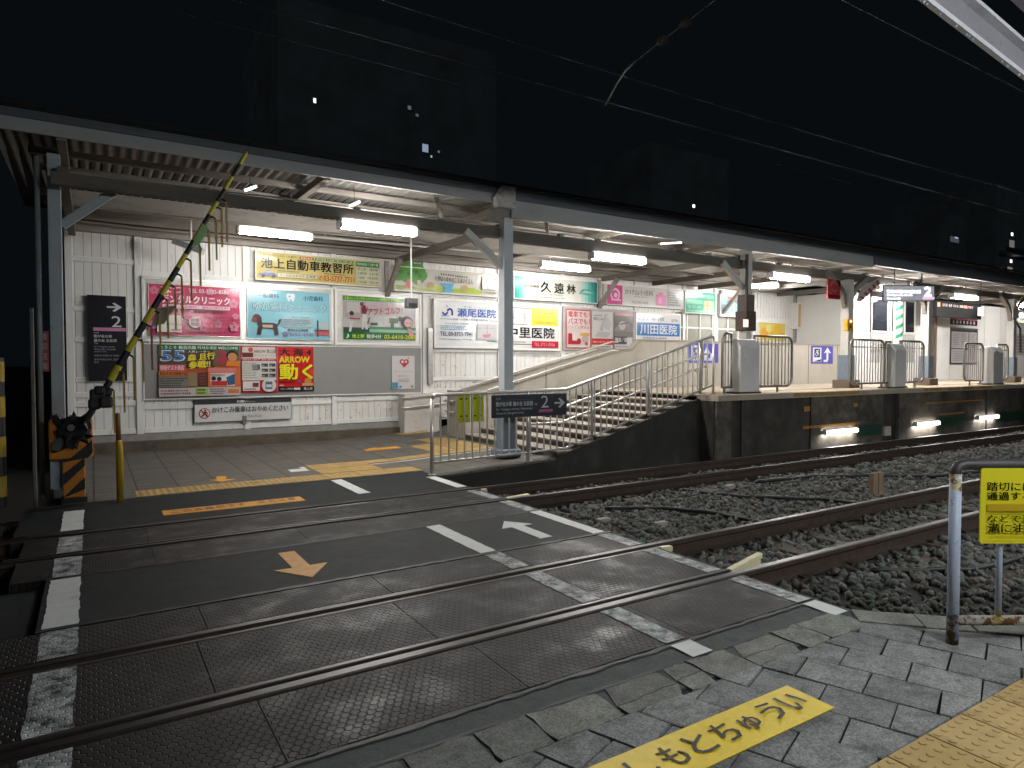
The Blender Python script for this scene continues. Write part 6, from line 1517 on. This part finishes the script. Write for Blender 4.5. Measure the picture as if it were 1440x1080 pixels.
# ------------------------------------------------------------------ near platform canopy, upper right
nc = thing('near_canopy', 'lit white edged canopy roof corner of the near platform at the top right', 'canopy', (4.5, 1.9, 3.6))
M_nw = mat('white_steel_edge', (0.62, 0.62, 0.66), 0.45, var=0.18, scale=6, dirt=(0.30, 0.29, 0.31), dirt_scale=12, dirt_lo=.55, dirt_hi=.75, bmp=.4)
M_ng = mat('grey_steel_web', (0.22, 0.21, 0.24), 0.55, var=0.2, scale=5, dirt=(0.10, 0.09, 0.09), dirt_scale=5)
d = Vector((1.61, .13, 0)).normalized(); nrm = Vector((-d.y, d.x, 0))
E1 = Vector((3.4, 1.92, 3.58))
def np_(s, o, z): return E1 + d * s + nrm * o + Vector((0, 0, z))
def slab(o0, o1, z0, z1, m, name, s0=0, s1=26):
    b = MB(); P = [np_(s0, o0, z0), np_(s0, o1, z0), np_(s0, o1, z1), np_(s0, o0, z1)]
    b.prism(P, d * (s1 - s0), m); return b.build(name, nc)
slab(-.016, .016, 0.0, .03, M_nw, 'edge_flange'); slab(-.006, .004, .03, .165, M_ng, 'edge_web'); slab(-.06, .015, .165, .19, M_nw, 'edge_flange')
slab(-3.4, -.07, .34, .38, mat('soffit', (0.30, 0.28, 0.34), 0.6, var=.12), 'roof_sheet')
for i in range(10):
    b = MB(); b.prism([np_(.5 + 1.5 * i, -3.2, .24), np_(.5 + 1.5 * i, -.07, .24), np_(.5 + 1.5 * i, -.07, .335), np_(.5 + 1.5 * i, -3.2, .335)], d * .10, M_ng); b.build('rafter', nc)
b = MB(); rg = random.Random(2)
for i in range(70):
    s = rg.uniform(.3, 9); b.ball(tuple(np_(s, .0, -.004)), rg.uniform(.004, .008), M_nw, 6, (1, 1, 1.4))
b.build('drip', nc)
M_near = glow('lit_near_tube', (0.95, 1.0, 1.0), 255)
for x, y, lab in ((2.6, -1.1, 'lamp under the near canopy just behind the viewer'), (6.6, -.9, 'second lamp under the near canopy, to the right'), (10.6, -.6, 'third lamp under the near canopy'), (14.6, -.3, 'fourth lamp under the near canopy')):
    lamp(x, x + 1.25, y, 3.32, 3.32, lab, False, 'lamps under the near canopy', 1.0, M_near)

# ------------------------------------------------------------------ overhead wires
M_wire = mat('copper_wire', (0.012, 0.011, 0.011), 0.55, 0.1)
def wire(y, z, sag, r, lab, x0=-45, x1=95, span=35, m=M_wire):
    P = []; n = 140
    for i in range(n + 1):
        x = x0 + (x1 - x0) * i / n; u = ((x + 10) % span) / span
        P.append((x, y, z - sag * 4 * u * (1 - u)))
    b = MB(); b.tube(P, r, m, 6); return tag(b.build('overhead_wire', smooth=True), lab, 'wire')
wire(3.72, 4.98, 0.0, .0055, 'contact wire above the near track, glinting at the upper right')
wire(3.72, 6.0, .35, .004, 'sagging carrier wire high above the near track')
wire(6.83, 5.0, 0.0, .004, 'contact wire above the far track')
wire(6.83, 5.75, .35, .004, 'sagging carrier wire above the far track')
wire(7.9, 5.3, .05, .004, 'feeder wire closest to the canopy roof')
t = thing('catenary_arm', 'curved grey registration arm with pale insulators high above the far track', 'catenary arm', (6.3, 6.8, 5.6))
b = MB(); b.tube([(6.55, 7.75, 5.42), (6.42, 7.35, 5.56), (6.32, 7.05, 5.62), (6.24, 6.75, 5.62)], .012, mat('arm_grey', (.07, .075, .073), .6), 8); b.build('curved_rod', t, smooth=True)
b = MB(); b.tube([(6.24, 6.75, 5.62), (6.0, 5.4, 5.62), (5.7, 3.5, 5.66), (5.4, 1.5, 5.7)], .004, M_wire, 6); b.build('span_wire', t)
for y in (6.16, 5.70):
    b = MB(); x = 6.24 - (6.75 - y) * .178
    for q in range(3): b.tube([(x, y + .04 * q - .04, 5.62), (x, y + .04 * q - .015, 5.62)], [.055, .03], mat('porcelain', (.22, .22, .21), .35), 12)
    b.build('insulator', t)

# ------------------------------------------------------------------ dark buildings beyond the station
M_night = mat('night_facade', (0.46, 0.50, 0.53), 0.9, var=0.3, scale=.3)
def block(x0, x1, y0, y1, h, lab, wins, balc=None):
    t = thing('apartment_block', lab, 'building', ((x0 + x1) / 2, y0, 0))
    b = MB(); b.box((x0, y0, -.3), (x1, y1, h), M_night); b.build('wall', t)
    b = MB(); b.box((x0 + .01, y0 + .01, h), (x1 - .01, y1 - .01, h + .6), M_night); b.build('roof_parapet', t)
    for (cx, cz, w, hh, col, s) in wins:
        f = MB(); f.box((cx - w / 2 - .1, y0 - .12, cz - hh / 2 - .1), (cx + w / 2 + .1, y0 - .005, cz + hh / 2 + .1), M_night); fo2 = f.build('window', t)
        p = MB(); p.box((cx - w / 2, y0 - .14, cz - hh / 2), (cx + w / 2, y0 - .125, cz + hh / 2), glow('win_%s_%.2f' % (''.join('%02x' % int(c * 255) for c in col), s), col, s)); p.build('pane', fo2)
    for (xa, xb, z) in balc or ():
        q = MB(); q.box((xa, y0 - 1.6, z), (xb, y0 - .15, z + .2), M_night); q.box((xa, y0 - 1.6, z + .2), (xb, y0 - 1.5, z + 1.2), mat('balcony_panel', (.10, .10, .11), .6)); q.build('balcony', t)
    return t
block(14, 36, 60, 75, 33, 'unlit dark block with tiny lit windows behind the left part of the canopy', [(17.13, 24.94, .22, .40, (.95, .97, 1), 1.6), (26.2, 26.16, .35, .35, (.5, .55, .6), .18), (27.0, 25.6, .3, .25, (.5, .55, .6), .15), (27.85, 22.6, .62, .75, (.55, .68, .95), .42), (28.5, 21.9, .16, .2, (.8, .85, 1), .5), (29.3, 22.5, .2, .2, (.5, .55, .6), .25)])
block(58, 72, 60, 72, 28, 'dark distant block with a single bright dot of light', [(65.3, 21.7, .35, .35, (1, .98, .95), 4.0)])
bl = block(128, 138, 60, 72, 28, 'dark block with one dim window seen over the canopy at the right', [(133.2, 24.2, 3.2, 1.0, (.5, .58, .68), .10), (133.8, 24.6, 1.2, .3, (.7, .75, .85), .30), (134, 20.2, 1.6, .3, (.5, .58, .68), .12)])
block(150, 176, 60, 80, 36, 'apartment block with lit balconies at the right edge', [(156.6, 25.6, 2.2, 1.6, (.75, .72, .66), .18), (156.6, 27.6, .9, .6, (1, .97, .92), 2.2), (156.0, 20.2, 2.2, 1.6, (.75, .72, .66), .22), (156.4, 22.2, .9, .6, (1, .97, .92), 2.2), (152.2, 20.0, 1.6, 1.2, (.55, .55, .52), .14), (165, 25.6, 2.2, 1.6, (.75, .72, .66), .15), (165, 20.2, 2.2, 1.6, (.75, .72, .66), .15)],
      [(150.5, 161, 23.2), (150.5, 161, 17.8), (162, 174, 23.2), (162, 174, 17.8)])
